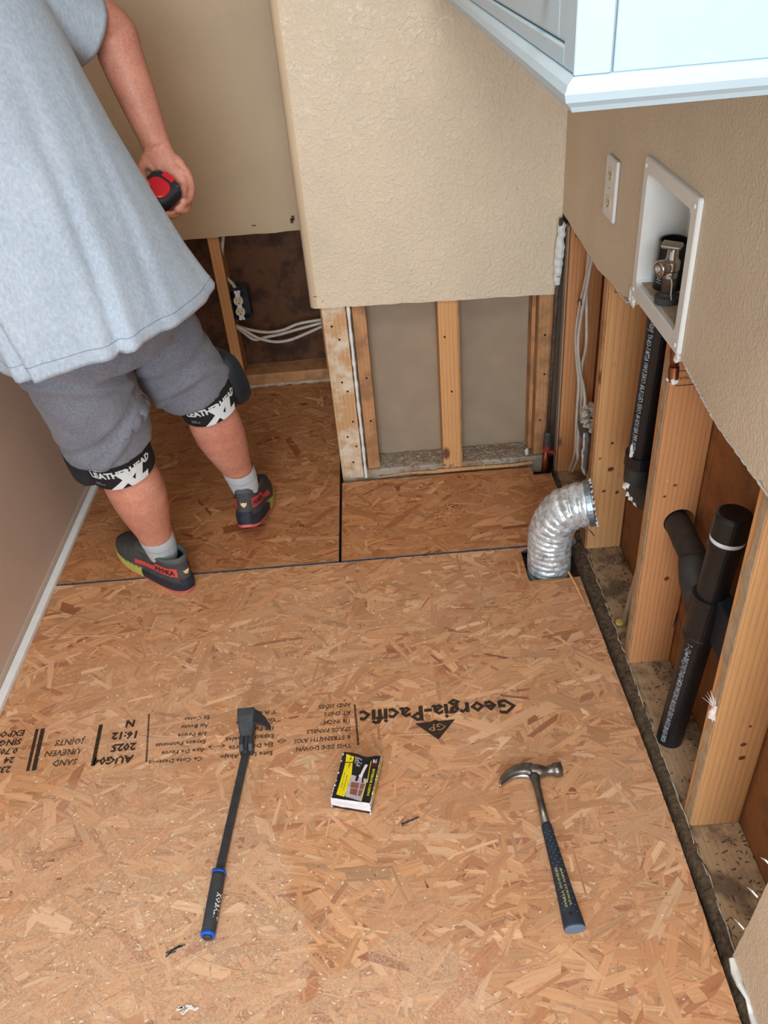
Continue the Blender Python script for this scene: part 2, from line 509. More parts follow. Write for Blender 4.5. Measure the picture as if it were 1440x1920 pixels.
# ------------------------------------------------------------------ the setting: floor
K = 'structure'
bm = B(); box(bm, (-1.05, -3.0, -0.09), (0.62, 2.95, -0.045))
floor = obj('floor', bm, MAT['subfloor'], kind=K, label='subfloor under the oriented strand board sheets')

def panel(pts, label):
    bm = B(); fs = prism(bm, pts, 2, -0.024, 0.0)
    bmesh.ops.recalc_face_normals(bm, faces=bm.faces[:])
    for f in bm.faces: f.material_index = 0 if abs(f.normal.z) > 0.5 else 1
    return obj('osb_panel', bm, [MAT['osb'], MAT['osb_edge']], floor, label=label)

def strands(parent, n, x0, x1, y0, y1, skip, shade, seed, edge=None):
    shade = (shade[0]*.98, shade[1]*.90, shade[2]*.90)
    R = np.random.RandomState(seed)
    pal = [lin(*c)[:3] for c in ((214, 164, 118), (206, 154, 108), (199, 146, 100), (221, 174, 130), (186, 128, 88), (204, 150, 106), (211, 160, 114), (160, 102, 68), (228, 186, 144), (192, 148, 108))]
    pw = np.array([18, 18, 13, 10, 7, 13, 14, 1.3, 5, 5]); pw = pw/pw.sum()
    verts = []; faces = []; cols = []; uvs = []
    order = np.linspace(0, 1, n)
    for i in range(n):
        t = order[i]
        cx = R.uniform(x0, x1); cy = R.uniform(y0, y1)
        if t > 0.55 and R.rand() < 0.5:
            L = R.uniform(0.025, 0.10); w = R.uniform(0.003, 0.009)
        else:
            L = float(np.clip(R.lognormal(-2.60, 0.38), 0.03, 0.17)); w = float(np.clip(R.lognormal(-4.15, 0.45), 0.006, 0.042))
        a = R.normal(0.06, 0.55) if R.rand() < 0.72 else R.uniform(-pi/2, pi/2)
        e0, e1 = R.uniform(-0.8, 0.8, 2)*min(w, 0.02)*1.2
        m = R.uniform(-0.2, 0.2)*w
        P = [(-L/2+e0, -w/2), (R.uniform(-0.2, 0.2)*L, -w/2+m*0.5), (L/2+e1, -w/2+m), (L/2-e1*0.7+R.uniform(-.3, .3)*w, w/2*R.uniform(0.4, 1)+m),
             (R.uniform(-0.2, 0.2)*L, w/2+m*0.4), (-L/2-e0*0.6+R.uniform(-.3, .3)*w, w/2*R.uniform(0.5, 1))]
        ca, sa = cos(a), sin(a)
        Q = [(cx+p[0]*ca-p[1]*sa, cy+p[0]*sa+p[1]*ca) for p in P]
        if any(sx0 < q[0] < sx1 and sy0 < q[1] < sy1 for q in Q for (sx0, sx1, sy0, sy1) in skip): continue
        z = 0.0002 + 0.0014*t + R.uniform(0, 0.0002)
        tl = R.uniform(-1, 1)*0.0003
        b = len(verts)
        k = pal[R.choice(len(pal), p=pw)]
        g = R.uniform(0.86, 1.12)
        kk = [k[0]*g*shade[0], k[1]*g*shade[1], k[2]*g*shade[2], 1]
        ou, ov = R.uniform(0, 50, 2)
        for q, p in zip(Q, P):
            xm = x1 if edge is None else edge(q[1])
            verts.append((min(max(q[0], x0), xm), min(max(q[1], y0), y1), z + tl*p[0]/L*2))
            cols.append(kk); uvs.append((p[0]+ou, p[1]+ov))
        faces.append(tuple(range(b, b+6)))
    me = bpy.data.meshes.new('strand')
    me.from_pydata(verts, [], faces)
    ca_ = me.color_attributes.new('tone', 'FLOAT_COLOR', 'POINT')
    ca_.data.foreach_set('color', np.array(cols, dtype=np.float32).ravel())
    uvl = me.uv_layers.new(name='grain')
    idx = np.zeros(len(me.loops), dtype=np.int32); me.loops.foreach_get('vertex_index', idx)
    uvl.data.foreach_set('uv', np.array(uvs, dtype=np.float32)[idx].ravel())
    return link_mesh('wood_strand', me, MAT['strand'], parent, kind='stuff')

RE = [(-3.0, .452), (0.2, .453), (.5225, .4551), (.8433, .4600), (1.0338, .4585), (1.2763, .4525), (1.5418, .4480), (1.70, .446)]
def right_edge(y):
    for (a, xa), (b, xb) in zip(RE, RE[1:]):
        if y <= b: return xa + (xb-xa)*(y-a)/(b-a)
    return RE[-1][1]
nx0, ny0 = 0.3185, 1.560
p1 = panel([(-0.944, -3.0)] + [(x, y) for y, x in RE[:-2]] + [(right_edge(1.54), 1.54), (.443, ny0), (nx0, ny0), (nx0, 1.6930), (-0.944, 1.6930)],
           'large oriented strand board sheet nearest the camera, stamped with black print')
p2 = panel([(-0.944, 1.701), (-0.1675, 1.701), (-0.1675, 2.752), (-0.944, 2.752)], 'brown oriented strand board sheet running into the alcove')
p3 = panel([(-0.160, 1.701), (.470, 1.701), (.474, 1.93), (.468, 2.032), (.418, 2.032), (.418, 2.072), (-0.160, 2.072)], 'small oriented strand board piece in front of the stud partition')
strands(p1, 17500, -0.944, .452, -0.15, 1.6930, [(nx0, .5, ny0, 1.7)], (1, 1, 1), 3, right_edge)
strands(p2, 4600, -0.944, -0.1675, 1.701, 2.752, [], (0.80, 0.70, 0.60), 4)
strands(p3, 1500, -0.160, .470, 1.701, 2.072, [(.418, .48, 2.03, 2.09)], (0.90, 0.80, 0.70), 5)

# printed stamp on the near sheet (read from the far side of the room)
ZS = 0.0024
def stamp(bm, s, x, y, width, cap, lsp=1.0, bold=0.0, align='LEFT', slope=0.0):
    V_, F_ = text_mesh(s, 1.0, bold, 1, align, 1.0, 0, 0.0, lsp)
    xs = [v[0] for v in V_]; x0 = min(xs); k = width/(max(xs)-x0); ky = cap/0.70
    put_flat(bm, (V_, F_), lambda a, b: Vector((x-(a-x0)*k, y-b*ky - (a-x0)*k*slope, ZS)))
def bar(bm, xa, ya, xb, yb, w):
    d = Vector((xb-xa, yb-ya)).normalized(); nrm = Vector((-d.y, d.x))*w/2
    vs = [bm.verts.new((xa+nrm.x, ya+nrm.y, ZS)), bm.verts.new((xa-nrm.x, ya-nrm.y, ZS)), bm.verts.new((xb-nrm.x, yb-nrm.y, ZS)), bm.verts.new((xb+nrm.x, yb+nrm.y, ZS))]
    bm.faces.new(vs)
bm = B()
stamp(bm, 'Georgia-Pacific', .2202, 1.181, .338, .038, bold=0.03)
vs = [bm.verts.new((x, y, ZS)) for x, y in ((0.0, 1.1362), (0.034, 1.1375), (0.043, 1.1425), (0.052, 1.1378), (.0857, 1.1390), (.046, 1.0895))]
bm.faces.new(vs)
stamp(bm, 'AUG04\n2025\n16:12\n  N', -.597, 1.112, .086, .0185, 1.2, bold=0.04)
bar(bm, -.690, 1.2015, -.681, 1.0925, .0085)
bar(bm, -.820, 1.2035, -.806, 1.0925, .0095); bar(bm, -.833, 1.2035, -.819, 1.0925, .0070)
stamp(bm, '23/32\n24\n0.703\nSINGLE FLOOR\nEXPOSURE 1', -.858, 1.108, .15, .0155, 1.08, bold=0.03)
obj('printed_stamp', bm, MAT['ink'], p1, label='black maker name and date print')
bm = B()
V_, F_ = text_mesh('GP', 1.0, 0.0, 1); put_flat(bm, (V_, F_), lambda a, b: Vector((.0665-a*0.0315, 1.1305-b*0.026, ZS+0.0004)))
obj('stamp_initials', bm, MAT['osb'], p1)
bm = B()
stamp(bm, 'THIS SIDE DOWN\n& STRENGTH AXIS\nSPACE PANELS\n1/8 INCH\nAT ENDS\nAND SIDES', -.136, 1.098, .122, .0105, 1.45, bold=0.03)
stamp(bm, 'Este Lado Abajo\nEje De Fuerza\nEspacie Paneles\n1/8 Pulg\nEn Extremos\nY A Lados', -.300, 1.094, .112, .0105, 1.45, bold=0.03)
stamp(bm, 'Ce Cote Dessous\nAxe De Force\nEspace Panneaux\n1/8 Pouce\nAu Bouts\nEt Cotes', -.447, 1.094, .116, .0105, 1.45, bold=0.03)
stamp(bm, 'SAND\nUNEVEN\nJOINTS', -.716, 1.114, .078, .015, 1.25, bold=0.03)
bar(bm, -.1285, 1.2015, -.1215, 1.0923, .0045)
bar(bm, -.587, 1.2209, -.5675, 1.0916, .0040)
for xa, xb, y in ((-.275, -.293, 1.118), (-.405, -.440, 1.118)):
    bar(bm, xa, y, xb, y, .0018)
    for x, s in ((xa, -1), (xb, 1)):
        bar(bm, x, y, x+s*.009, y+.006, .0018); bar(bm, x, y, x+s*.009, y-.006, .0018)
obj('printed_instructions', bm, MAT['ink_faint'], p1, label='faint three-language handling print')

# drywall and sawdust crumbs lying on the near sheet
R = np.random.RandomState(11)
bm = B()
cl = [(-.36, .76, .16, 260), (-.62, .72, .22, 420), (-.44, 1.32, .17, 200), (-.25, .62, .25, 240), (-.55, .98, .25, 240), (0.0, .55, .3, 120), (-.20, 1.42, .12, 130)]
for cx, cy, s, n in cl:
    for i in range(n):
        x = R.normal(cx, s); y = R.normal(cy, s*0.7)
        if not (-.93 < x < .44 and .2 < y < 1.66): continue
        a = R.uniform(0, pi); l = R.uniform(.0012, .0042); w = l*R.uniform(.2, .6); h = R.uniform(.0004, .0012)
        M = Matrix.Translation((x, y, 0.0017)) @ Matrix.Rotation(a, 4, 'Z')
        vs = [bm.verts.new(M @ Vector(p)) for p in ((-l, -w, 0), (l, -w*.5, 0), (l*.6, w, 0), (-l*.7, w, 0), (0, 0, h))]
        for q in ((0, 1, 4), (1, 2, 4), (2, 3, 4), (3, 0, 4)): bm.faces.new([vs[j] for j in q])
obj('sawdust_crumbs', bm, plain('crumb_pale', lin(222, 196, 164), 0.9, var=0.15, scale=30), None, kind='stuff', label='pale sawdust and drywall crumbs on the near sheet', category='sawdust')

# ------------------------------------------------------------------ walls
XD, XS, XB = .475, .489, .580      # right wall: drywall face, stud face, sheathing face
def ragged(p0, p1, n, amp, R):
    out = []
    for i in range(n+1):
        t = i/n
        out.append((p0[0]+(p1[0]-p0[0])*t + (R.normal()*amp*0.4 if 0 < i < n else 0), p0[1]+(p1[1]-p0[1])*t + (R.normal()*amp if 0 < i < n else 0)))
    return out
R = np.random.RandomState(21)
pts = [(2.0795, 2.44), (2.0795, .7525)]
for a, b in (((1.9987, .7519), (1.86, .7440)), ((1.86, .7440), (1.6986, .7392)), ((1.6986, .7392), (1.52, .755)), ((1.52, .755), (1.465, .772))):
    pts += ragged(a, b, 7, .0015, R)
pts += [(1.438, .772), (1.438, 1.016), (1.205, 1.020), (1.205, .790)]
for a, b in (((1.195, .785), (1.0292, .7582)), ((1.0292, .7582), (.8406, .7586)), ((.8406, .7586), (.64, .757))):
    pts += ragged(a, b, 8, .002, R)
pts += ragged((.605, .755), (.600, .264), 14, .002, R) + ragged((.600, .26), (.617, 0.004), 9, .002, R) + [(-3.0, 0.004), (-3.0, 2.44)]
bm = B(); prism(bm, pts, 0, XD, XD+.0127)
wr = obj('wall_right', bm, MAT['tan'], kind=K, label='tan textured wall on the right with its lower drywall cut away')
# torn gypsum core showing along the cuts
bm = B()
def torn(bm, a, b, n, w, R, off=0.0):
    for i in range(n):
        t0 = i/n; t1 = (i+0.9)/n
        y0 = a[0]+(b[0]-a[0])*t0; y1 = a[0]+(b[0]-a[0])*t1
        z0 = a[1]+(b[1]-a[1])*t0; z1 = a[1]+(b[1]-a[1])*t1
        h = w*R.uniform(.3, 1)
        box(bm, (XD+.0005, min(y0, y1)-.001, min(z0, z1)-h), (XD+.0115, max(y0, y1)+.001, max(z0, z1)+.001))
torn(bm, (1.2, .783), (1.03, .757), 16, .003, R); torn(bm, (1.03, .757), (.65, .756), 34, .003, R)
torn(bm, (1.99, .750), (1.5, .750), 30, .002, R)
obj('torn_edge', bm, MAT['gypsum'], wr, kind='stuff')
bm = B()
P = []
for i in range(40):
    y = .612 - i*.02
    P.append((XD-.004+R.uniform(-.002, .002), y, .010+R.uniform(-.003, .004)))
tube(bm, P, lambda t: .0050+.002*sin(t*60), 6)
obj('torn_paper_strip', bm, MAT['gypsum'], wr, label='white torn drywall paper along the floor')
bm = B()
for (y, z) in ((.606, .29), (.611, .20), (.614, .10), (.605, .36)):
    tube(bm, [(XD+.002, y, z), (XD-.004, y+.008, z+.004), (XD-.006, y+.014+R.uniform(0, .006), z-.003)], [.002, .0015, .0004], 5)
obj('paper_shreds', bm, MAT['gypsum'], wr, kind='stuff')

def stud(name_y, mat, xa=XS, xb=XB-.002, th=.038, top=2.42, parent=None, bottom=0.0, wob=.0008):
    bm = B()
    box(bm, (xa, name_y, bottom), (xb, name_y+th, top), .0025, 2)
    return obj('stud', bm, mat, parent)
stud(.852, MAT['stud'], parent=wr)
# second stud carries the bored hole for the drain stub
def bored_stud(y, th, mat, hy, hz, hr, top=.772):
    bm = B()
    n = 36
    def face(yy):
        outer = [bm.verts.new(p) for p in ((XS, yy, 0), (XB-.002, yy, 0), (XB-.002, yy, top), (XS, yy, top))]
        ring = [bm.verts.new((hy+hr*cos(2*pi*i/n), yy, hz+hr*sin(2*pi*i/n))) for i in range(n)]
        return outer, ring
    o0, r0 = face(y); o1, r1 = face(y+th)
    for o, rg in ((o0, r0), (o1, r1)):
        # quadrants: 0=right,90=top ; corners order: bl, br, tr, tl
        q = n//4
        cx = {0: o[1], 1: o[2], 2: o[3], 3: o[0]}
        # arcs centred on the corners
        for k, c in ((0, o[2]), (1, o[3]), (2, o[0]), (3, o[1])):
            for i in range(q): bm.faces.new((c, rg[(k*q+i) % n], rg[(k*q+i+1) % n]))
        bm.faces.new((o[1], o[2], rg[0])); bm.faces.new((o[2], o[3], rg[q])); bm.faces.new((o[3], o[0], rg[2*q])); bm.faces.new((o[0], o[1], rg[3*q]))
    for i in range(n): bm.faces.new((r0[i], r0[(i+1) % n], r1[(i+1) % n], r1[i]))
    for i in range(4): bm.faces.new((o0[i], o0[(i+1) % 4], o1[(i+1) % 4], o1[i]))
    return obj('stud', bm, mat, wr)
bored_stud(1.259, .038, MAT['stud_red'], .5475, .3920, .0300)
stud(1.665, MAT['stud'], parent=wr)
stud(2.035, MAT['stud_red'], XS, XB-.002, .036, parent=wr)
stud(.445, MAT['stud'], parent=wr)
for y in (1.665,):      # dark worn strip nailed to the stud edge
    bm = B(); box(bm, (XS-.004, y+.004, .0), (XS, y+.030, 2.4), .001)
    obj('nailing_strip', bm, MAT['stud_worn'], wr)
# dusty plaster film along two stud edges
for y, z1 in ((.852, .75), (1.259, .75)):
    bm = B()
    L_ = [(y+.0025+R.uniform(0, .004), z) for z in np.linspace(.003, z1, 34)]; Q_ = [(y+.034-R.uniform(0, .016), z) for z in np.linspace(z1, .003, 34)]
    prism(bm, L_+Q_, 0, XS-.0012, XS+.001)
    obj('plaster_film', bm, MAT['film'], wr, label='dusty plaster residue on the stud edge')
# bottom plate and the debris ledge in front of it
bm = B(); box(bm, (XS-.001, -3.0, -.038), (XB, 2.09, -.0004), .003, 2)
obj('bottom_plate', bm, MAT['plate'], wr, label='dusty bottom plate')
bm = B()
nx_, ny_ = 6, 150
g = [[None]*(nx_+1) for _ in range(ny_+1)]
for j in range(ny_+1):
    y = -.3 + 2.32*j/ny_
    for i in range(nx_+1):
        x = right_edge(min(y, 1.69))+.0085 + .006*max(0, noise.noise((y*5, 1, 1)))*2 +  (.0025*noise.noise((y*30, 5, 1)) if i == 0 else 0)
        x = x + (XS+.002-x)*i/nx_
        z = -.010 + .009*(i/nx_) + .006*noise.noise((x*60, y*60, 2)) - (.02 if i == 0 else 0)
        g[j][i] = bm.verts.new((x, y, z))
for j in range(ny_):
    for i in range(nx_): bm.faces.new((g[j][i], g[j][i+1], g[j+1][i+1], g[j+1][i]))
obj('debris_ledge', bm, MAT['dirt'], wr, smooth=True, kind='stuff')
bm = B()
for j in range(60):
    y = -.2+j*.031 + R.uniform(-.005, .005)
    l = R.uniform(.02, .05)
    P = [(XS-.002+R.uniform(-.003, .002), y, .0005), (XS-.002+R.uniform(-.003, .003), y+l*.5, .002), (XS-.001+R.uniform(-.003, .002), y+l, .0005)]
    tube(bm, P, [R.uniform(.0005, .0012), R.uniform(.0008, .0018), .0006], 5)
obj('paint_ridge', bm, MAT['ridge'], wr, kind='stuff')
# grit on the plate
bm = B()
for i in range(900):
    y = R.uniform(.3, 1.98); x = R.uniform(XS, XB-.004)**1
    if R.rand() < .5: x = XB - abs(R.normal(0, .02)) - .002
    if x < XS: continue
    l = R.uniform(.001, .004); a = R.uniform(0, pi)
    dx, dy = cos(a)*l*1.6, sin(a)*l*1.6
    vs = [bm.verts.new((x-dx, y-dy, 0)), bm.verts.new((x+dy*.4, y-dx*.4, 0)), bm.verts.new((x+dx, y+dy, 0)), bm.verts.new((x, y, l*.7))]
    for q in ((0, 1, 3), (1, 2, 3), (2, 0, 3)): bm.faces.new([vs[t] for t in q])
obj('plate_grit', bm, MAT['dirt'], wr, kind='stuff')
# sheathing boards at the back of the stud bays (joints left open)
for a, b in ((-3.0, .43), (.436, .850), (.8535, 1.236), (1.2395, 1.640), (1.6435, 2.028), (2.0315, 2.30)):
    bm = B(); box(bm, (XB, a, -.05), (XB+.012, b, 2.42), .0008)
    obj('sheathing_board', bm, MAT['sheath'], wr)
bm = B(); box(bm, (XB+.0125, -3.0, -.06), (XB+.02, 2.95, 2.44)); obj('building_paper', bm, MAT['dark'], wr)
# lumber grade stamps printed on three studs
bm = B()
def grade(bm, fn, s):
    put_flat(bm, text_mesh(s, 1, 0.0, 1, 'CENTER'), fn)
for y, z in ((1.6645, .715), (1.2585, .705), (2.0345, .715)):
    for (xa, xb, za, zb) in ((.500, .566, z+.018, z+.0165), (.500, .566, z-.010, z-.0115), (.500, .5013, z-.0115, z+.018), (.5647, .566, z-.0115, z+.018), (.530, .5312, z-.0115, z+.018)):
        vs = [bm.verts.new(p) for p in ((xa, y-.0004, za), (xb, y-.0004, za), (xb, y-.0004, zb), (xa, y-.0004, zb))]; bm.faces.new(vs)
    grade(bm, lambda a, b: Vector((.548+a*.0065, y-.0004, z-.006+b*.007)), 'STUD\nS-DRY')
    grade(bm, lambda a, b: Vector((.515+a*.008, y-.0004, z+b*.009)), 'WWP')
obj('grade_stamp', bm, MAT['ink'], wr)

# ------- middle partition
YM = 2.080
bm = B()
R = np.random.RandomState(5)
low = ragged((-.165, .5585), (.4755, .5402), 26, .0009, R)
pts = low + [(.4755, 2.44), (-.165, 2.44)]
prism(bm, pts, 1, YM, YM+.0127)
wm = obj('wall_middle', bm, MAT['tan_front'], kind=K, label='tan textured partition with the bottom half metre of drywall cut off')
# bullnosed outside corner and the return into the alcove
bm = B()
prof = [(-.165, YM)] + [(-.165 - .0205*sin(a), YM+.0205-.0205*cos(a)) for a in np.linspace(0, pi/2, 9)] + [(-.1855, 2.752), (-.173, 2.752), (-.173, YM+.0127), (-.165, YM+.0127)]
prism(bm, prof, 2, .5585, 2.44)
obj('corner_return', bm, MAT['tan_smooth'], wm)
bm = B()
box(bm, (-.158, 2.0915, 0.001), (-.0925, 2.1295, 2.42), .003, 2); obj('corner_post', bm, MAT['stud_old'], wm, label='paint-smeared end post')
bm = B()
box(bm, (-.0770, 2.105, .001), (-.040, 2.18, 2.42), .0025, 2); obj('stud', bm, MAT['stud_worn'], wm)
bm = B()
P = [(-.0855+R.uniform(-.0004, .0004), 2.089, z) for z in np.linspace(.002, .556, 34)]
tube(bm, P, lambda t: .0046+.0008*sin(t*47)+.0006*sin(t*111), 6); obj('corner_bead', bm, MAT['bead'], wm, label='chipped white corner bead')
bm = B(); box(bm, (.1535, 2.0935, .001), (.2085, 2.18, 2.42), .003, 2); obj('stud', bm, MAT['stud'], wm)
bm = B(); box(bm, (.2075, 2.1, .02), (.2125, 2.15, 2.42), .001); obj('stud_splice', bm, MAT['stud_worn'], wm)
bm = B(); box(bm, (.4270, 2.0935, .03), (.4680, 2.18, 2.42), .003, 2); obj('stud', bm, MAT['stud_worn'], wm)
bm = B(); box(bm, (.4160, 2.13, .03), (.4265, 2.18, 2.42), .001); obj('blocking_strip', bm, MAT['stud_worn'], wm)
bm = B(); box(bm, (-.16, 2.185, -.04), (.578, 2.198, 2.44)); obj('back_drywall', bm, MAT['paper'], wm, label='grey-brown paper back of the drywall beyond')
bm = B(); box(bm, (-.158, 2.095, -.038), (.46, 2.182, .024), .004, 2); obj('bottom_plate', bm, MAT['plate_x'], wm, label='plaster-caked bottom plate')
bm = B()
for i in range(500):
    x = R.uniform(-.05, .42); y = R.uniform(2.090, 2.18); l = R.uniform(.002, .008)
    sphere(bm, (x, y, .024 if y > 2.097 else R.uniform(.0, .024)), l, 1, (1, 1, .5), 0, .6)
obj('plaster_crumbs', bm, MAT['gypsum'] if 0 else plain('plaster_grit', lin(150, 134, 118), .95, var=.4, scale=60), wm, kind='stuff')
bm = B()
P0 = [(x, 2.088+.002*sin(x*40), .003+.002*sin(x*23)) for x in np.linspace(-.05, .15, 12)]
tube(bm, P0, lambda t: .002+.003*t, 6)
P0 = [(x, 2.086+.002*sin(x*30), .006+.002*sin(x*17)) for x in np.linspace(.13, .425, 14)]
tube(bm, P0, lambda t: .0055-.001*t, 6)
obj('splintered_strip', bm, MAT['stud'], wm)
bm = B()
sphere(bm, (.408, 2.10, .038), .008, 2, (.8, .7, 1.5), 0, .5); obj('plaster_chip', bm, MAT['gypsum'], wm)
bm = B(); box(bm, (-.150, 2.1985, -.04), (-.138, 2.87, 2.44)); obj('return_drywall', bm, MAT['paper'], wm)
# nail holes / old nails in the end post
bm = B()
for x, z in ((-.118, .46), (-.125, .33), (-.112, .30), (-.107, .20), (-.128, .15), (-.105, .115), (-.12, .06), (-.135, .50), (-.055, .33), (-.055, .19), (.17, .44), (.185, .27), (.447, .42), (.45, .30), (.443, .15)):
    yy = 2.0912 if x < -.09 else (2.1046 if x < 0 else 2.0932)
    cyl(bm, (x, yy-.0006, z), (x, yy+.004, z), .0032, 8)
obj('nail_hole', bm, MAT['dark'], wm, kind='stuff')

bm = B()
Rr0 = np.random.RandomState(3)
for x, z, w, h in ((-.168, .592, .010, .0016), (-.150, .578, .0014, .006), (.140, .600, .001, .007), (.30, .765, .001, .005), (.36, .82, .001, .006), (.20, .70, .001, .003)):
    box(bm, (x-w/2, YM-.0006, z-h/2), (x+w/2, YM+.001, z+h/2), .0003)
obj('wall_scuff', bm, MAT['knot'], wm, kind='stuff')

# ------- alcove back wall and left wall
bm = B()
pts = ragged((-.95, .566), (-.1865, .5625), 22, .0008, R) + [(-.1865, 2.44), (-.95, 2.44)]
prism(bm, pts, 1, 2.752, 2.765)
wb = obj('wall_back', bm, MAT['tan_smooth'], kind=K, label='tan alcove wall behind the worker, cut off above the bare studs')
for x in (-.558, -.905, -.214):
    bm = B(); box(bm, (x, 2.768, .045), (x+.038, 2.855, 2.42), .0025, 2); obj('stud', bm, MAT['stud_worn'] if x != -.558 else MAT['stud'], wb)
bm = B(); box(bm, (-.95, 2.758, .002), (-.17, 2.857, .050), .003, 2); obj('bottom_plate', bm, MAT['stud_worn'], wb)
bm = B()
P0 = [(x, 2.7545+R.uniform(-.0006, .0006), .006+R.uniform(-.001, .001)) for x in np.linspace(-.93, -.19, 50)]
tube(bm, P0, lambda t: .0055+.0012*sin(t*80), 5); obj('torn_edge', bm, MAT['ridge'], wb, label='torn white drywall edge')
bm = B(); box(bm, (-.96, 2.858, -.04), (-.16, 2.87, 2.44)); obj('sheathing_board', bm, MAT['sheath_dark'], wb, label='dark stained sheathing')
bm = B()
for x, z in ((-.26, .60), (-.265, .592)): box(bm, (x-.006, 2.7505, z-.004), (x+.004, 2.753, z+.012), .001)
box(bm, (-.40, 2.751, .590), (-.385, 2.753, .593))
obj('wall_scuff', bm, MAT['dirt'], wb, kind='stuff')

bm = B(); box(bm, (-.975, .6, .0), (-.952, 2.87, .590)); 
wl = obj('wall_left', bm, MAT['gray_wall'], kind=K, label='smooth grey-tan wall on the left, in shade')
bm = B(); box(bm, (-.975, .6, .592), (-.946, 2.75, .606), .002); obj('rail', bm, MAT['stud_worn'], wl, label='thin wooden rail')
bm = B(); box(bm, (-.99, .6, .606), (-.965, 2.87, 2.44)); obj('upper_wall', bm, MAT['tan_smooth'], wl)
bm = B(); box(bm, (-.952, .6, 0.0005), (-.931, 2.752, .016), .003, 2)
obj('baseboard_left', bm, MAT['white_trim'], kind=K, label='white trim strip along the foot of the left wall')
bm = B(); box(bm, (-.9535, .6, .018), (-.9500, 2.752, .034), .001)
obj('trim_1', bm, MAT['gray_wall'], kind=K, label='caulked line above the white floor trim')
bm = B(); box(bm, (-1.05, -3.0, 2.44), (.62, 2.95, 2.47)); obj('ceiling', bm, MAT['ceiling'], kind=K, label='white ceiling above the frame')

# ------------------------------------------------------------------ fixtures on and in the walls
EYE = Vector((0, 0, 1.4))
def at(ax, val, x, y):
    """point of the photograph on the real plane coordinate[ax] = val (planes measured from the room)"""
    w = r_*((x-720)/1536.12) + d_*((y-960)/1536.12) + f_
    return EYE + w*((val-EYE[ax])/w[ax])

# wall cabinet
cab = thing('wall_cabinet', 'white painted wall cabinet hung high on the right wall, cut off by the frame', 'cabinet', (.32, 1.37, 1.271))
bm = B(); box(bm, (.1740, .692, 1.285), (.474, 2.07, 2.10), .002)
obj('body', bm, MAT['cab_white'], cab)
bm = B()
prof = [(0, 0), (-.002, .004), (-.0065, .008), (-.008, .014), (-.0055, .020), (-.001, .024), (.004, .0255), (.012, .0255), (.012, 0)]
# light rail: mitred round the near corner
ringA = [Vector((.1600+a, 2.07, 1.262+b)) for a, b in prof]
ringB = [Vector((.1600+a, .686+a, 1.262+b)) for a, b in prof]
ringC = [Vector((.474, .686+a, 1.262+b)) for a, b in prof]
loft(bm, [ringA, ringB, ringC]); obj('light_rail', bm, MAT['cab_white'], cab)
bm = B(); box(bm, (.1600, .6865, 1.287), (.188, .6905, 2.10), .0008); obj('end_stile', bm, MAT['cab_white'], cab)
bm = B(); box(bm, (.190, .6872, 1.287), (.474, .6905, 2.10), .0008); obj('end_panel', bm, MAT['cab_white'], cab)
bm = B(); box(bm, (.1605, .6905, 1.2875), (.1735, .726, 2.10), .0015, 2); obj('front_stile', bm, MAT['cab_white'], cab)
bm = B(); box(bm, (.1605, .7262, 1.2875), (.1735, 2.07, 1.302), .0015, 2); obj('front_rail', bm, MAT['cab_white'], cab)
def cdoor(y0, y1):
    bm = B(); box(bm, (.1685, y0, 1.303), (.1735, y1, 2.08), .001)
    d = obj('door', bm, MAT['cab_white'], cab)
    bm = B(); w = .030; x0, x1 = .1625, .1690
    box(bm, (x0, y0, 1.303), (x1, y0+w, 2.08), .003, 2); box(bm, (x0, y1-w, 1.303), (x1, y1, 2.08), .003, 2)
    box(bm, (x0, y0+w-.001, 1.303), (x1, y1-w+.001, 1.303+w), .003, 2); box(bm, (x0, y0+w-.001, 2.08-w), (x1, y1-w+.001, 2.08), .003, 2)
    obj('door_frame', bm, MAT['cab_white'], d, kind='stuff')
    return d
dA = cdoor(.728, 1.392); dB = cdoor(1.396, 2.065)
for d, y in ((dA, .800), (dB, 1.99)):
    bm = B(); lathe(bm, (.1685, y, 1.352), (-1, 0, 0), [(0, .005), (.008, .005), (.012, .011), (.018, .012), (.022, .008)], 16)
    obj('knob', bm, MAT['ring_white'], d, smooth=True)

# duplex outlet with plate on the tan wall
t = thing('wall_outlet', 'white duplex outlet plate on the tan right wall', 'outlet', (.473, 1.655, .92))
bm = B()
pts = [(1.614, .866), (1.694, .866), (1.694, .982), (1.614, .982)]
box(bm, (.467, 1.614, .866), (.4746, 1.690, .982), .004, 2)
obj('cover_plate', bm, MAT['white_plastic'], t)
for z in (.898, .950):
    bm = B(); R0 = [Vector((.4662, 1.652+.0165*cos(a), z+max(-.0125, min(.0125, .0175*sin(a))))) for a in np.linspace(0, 2*pi, 24, endpoint=False)]
    loft(bm, [R0, [p+Vector((.003, 0, 0)) for p in R0]]); s = obj('socket', bm, MAT['outlet_almond'], t)
    bm = B(); box(bm, (.4658, 1.645, z-.002), (.4665, 1.6465, z+.007)); box(bm, (.4658, 1.657, z-.002), (.4665, 1.6585, z+.006)); cyl(bm, (.4658, 1.652, z-.007), (.4665, 1.652, z-.007), .0022, 8)
    obj('slots', bm, MAT['slot'], s)
bm = B(); lathe(bm, (.467, 1.652, .924), (-1, 0, 0), [(0, .003), (.001, .0028)], 10); obj('screw', bm, MAT['nickel'], t)

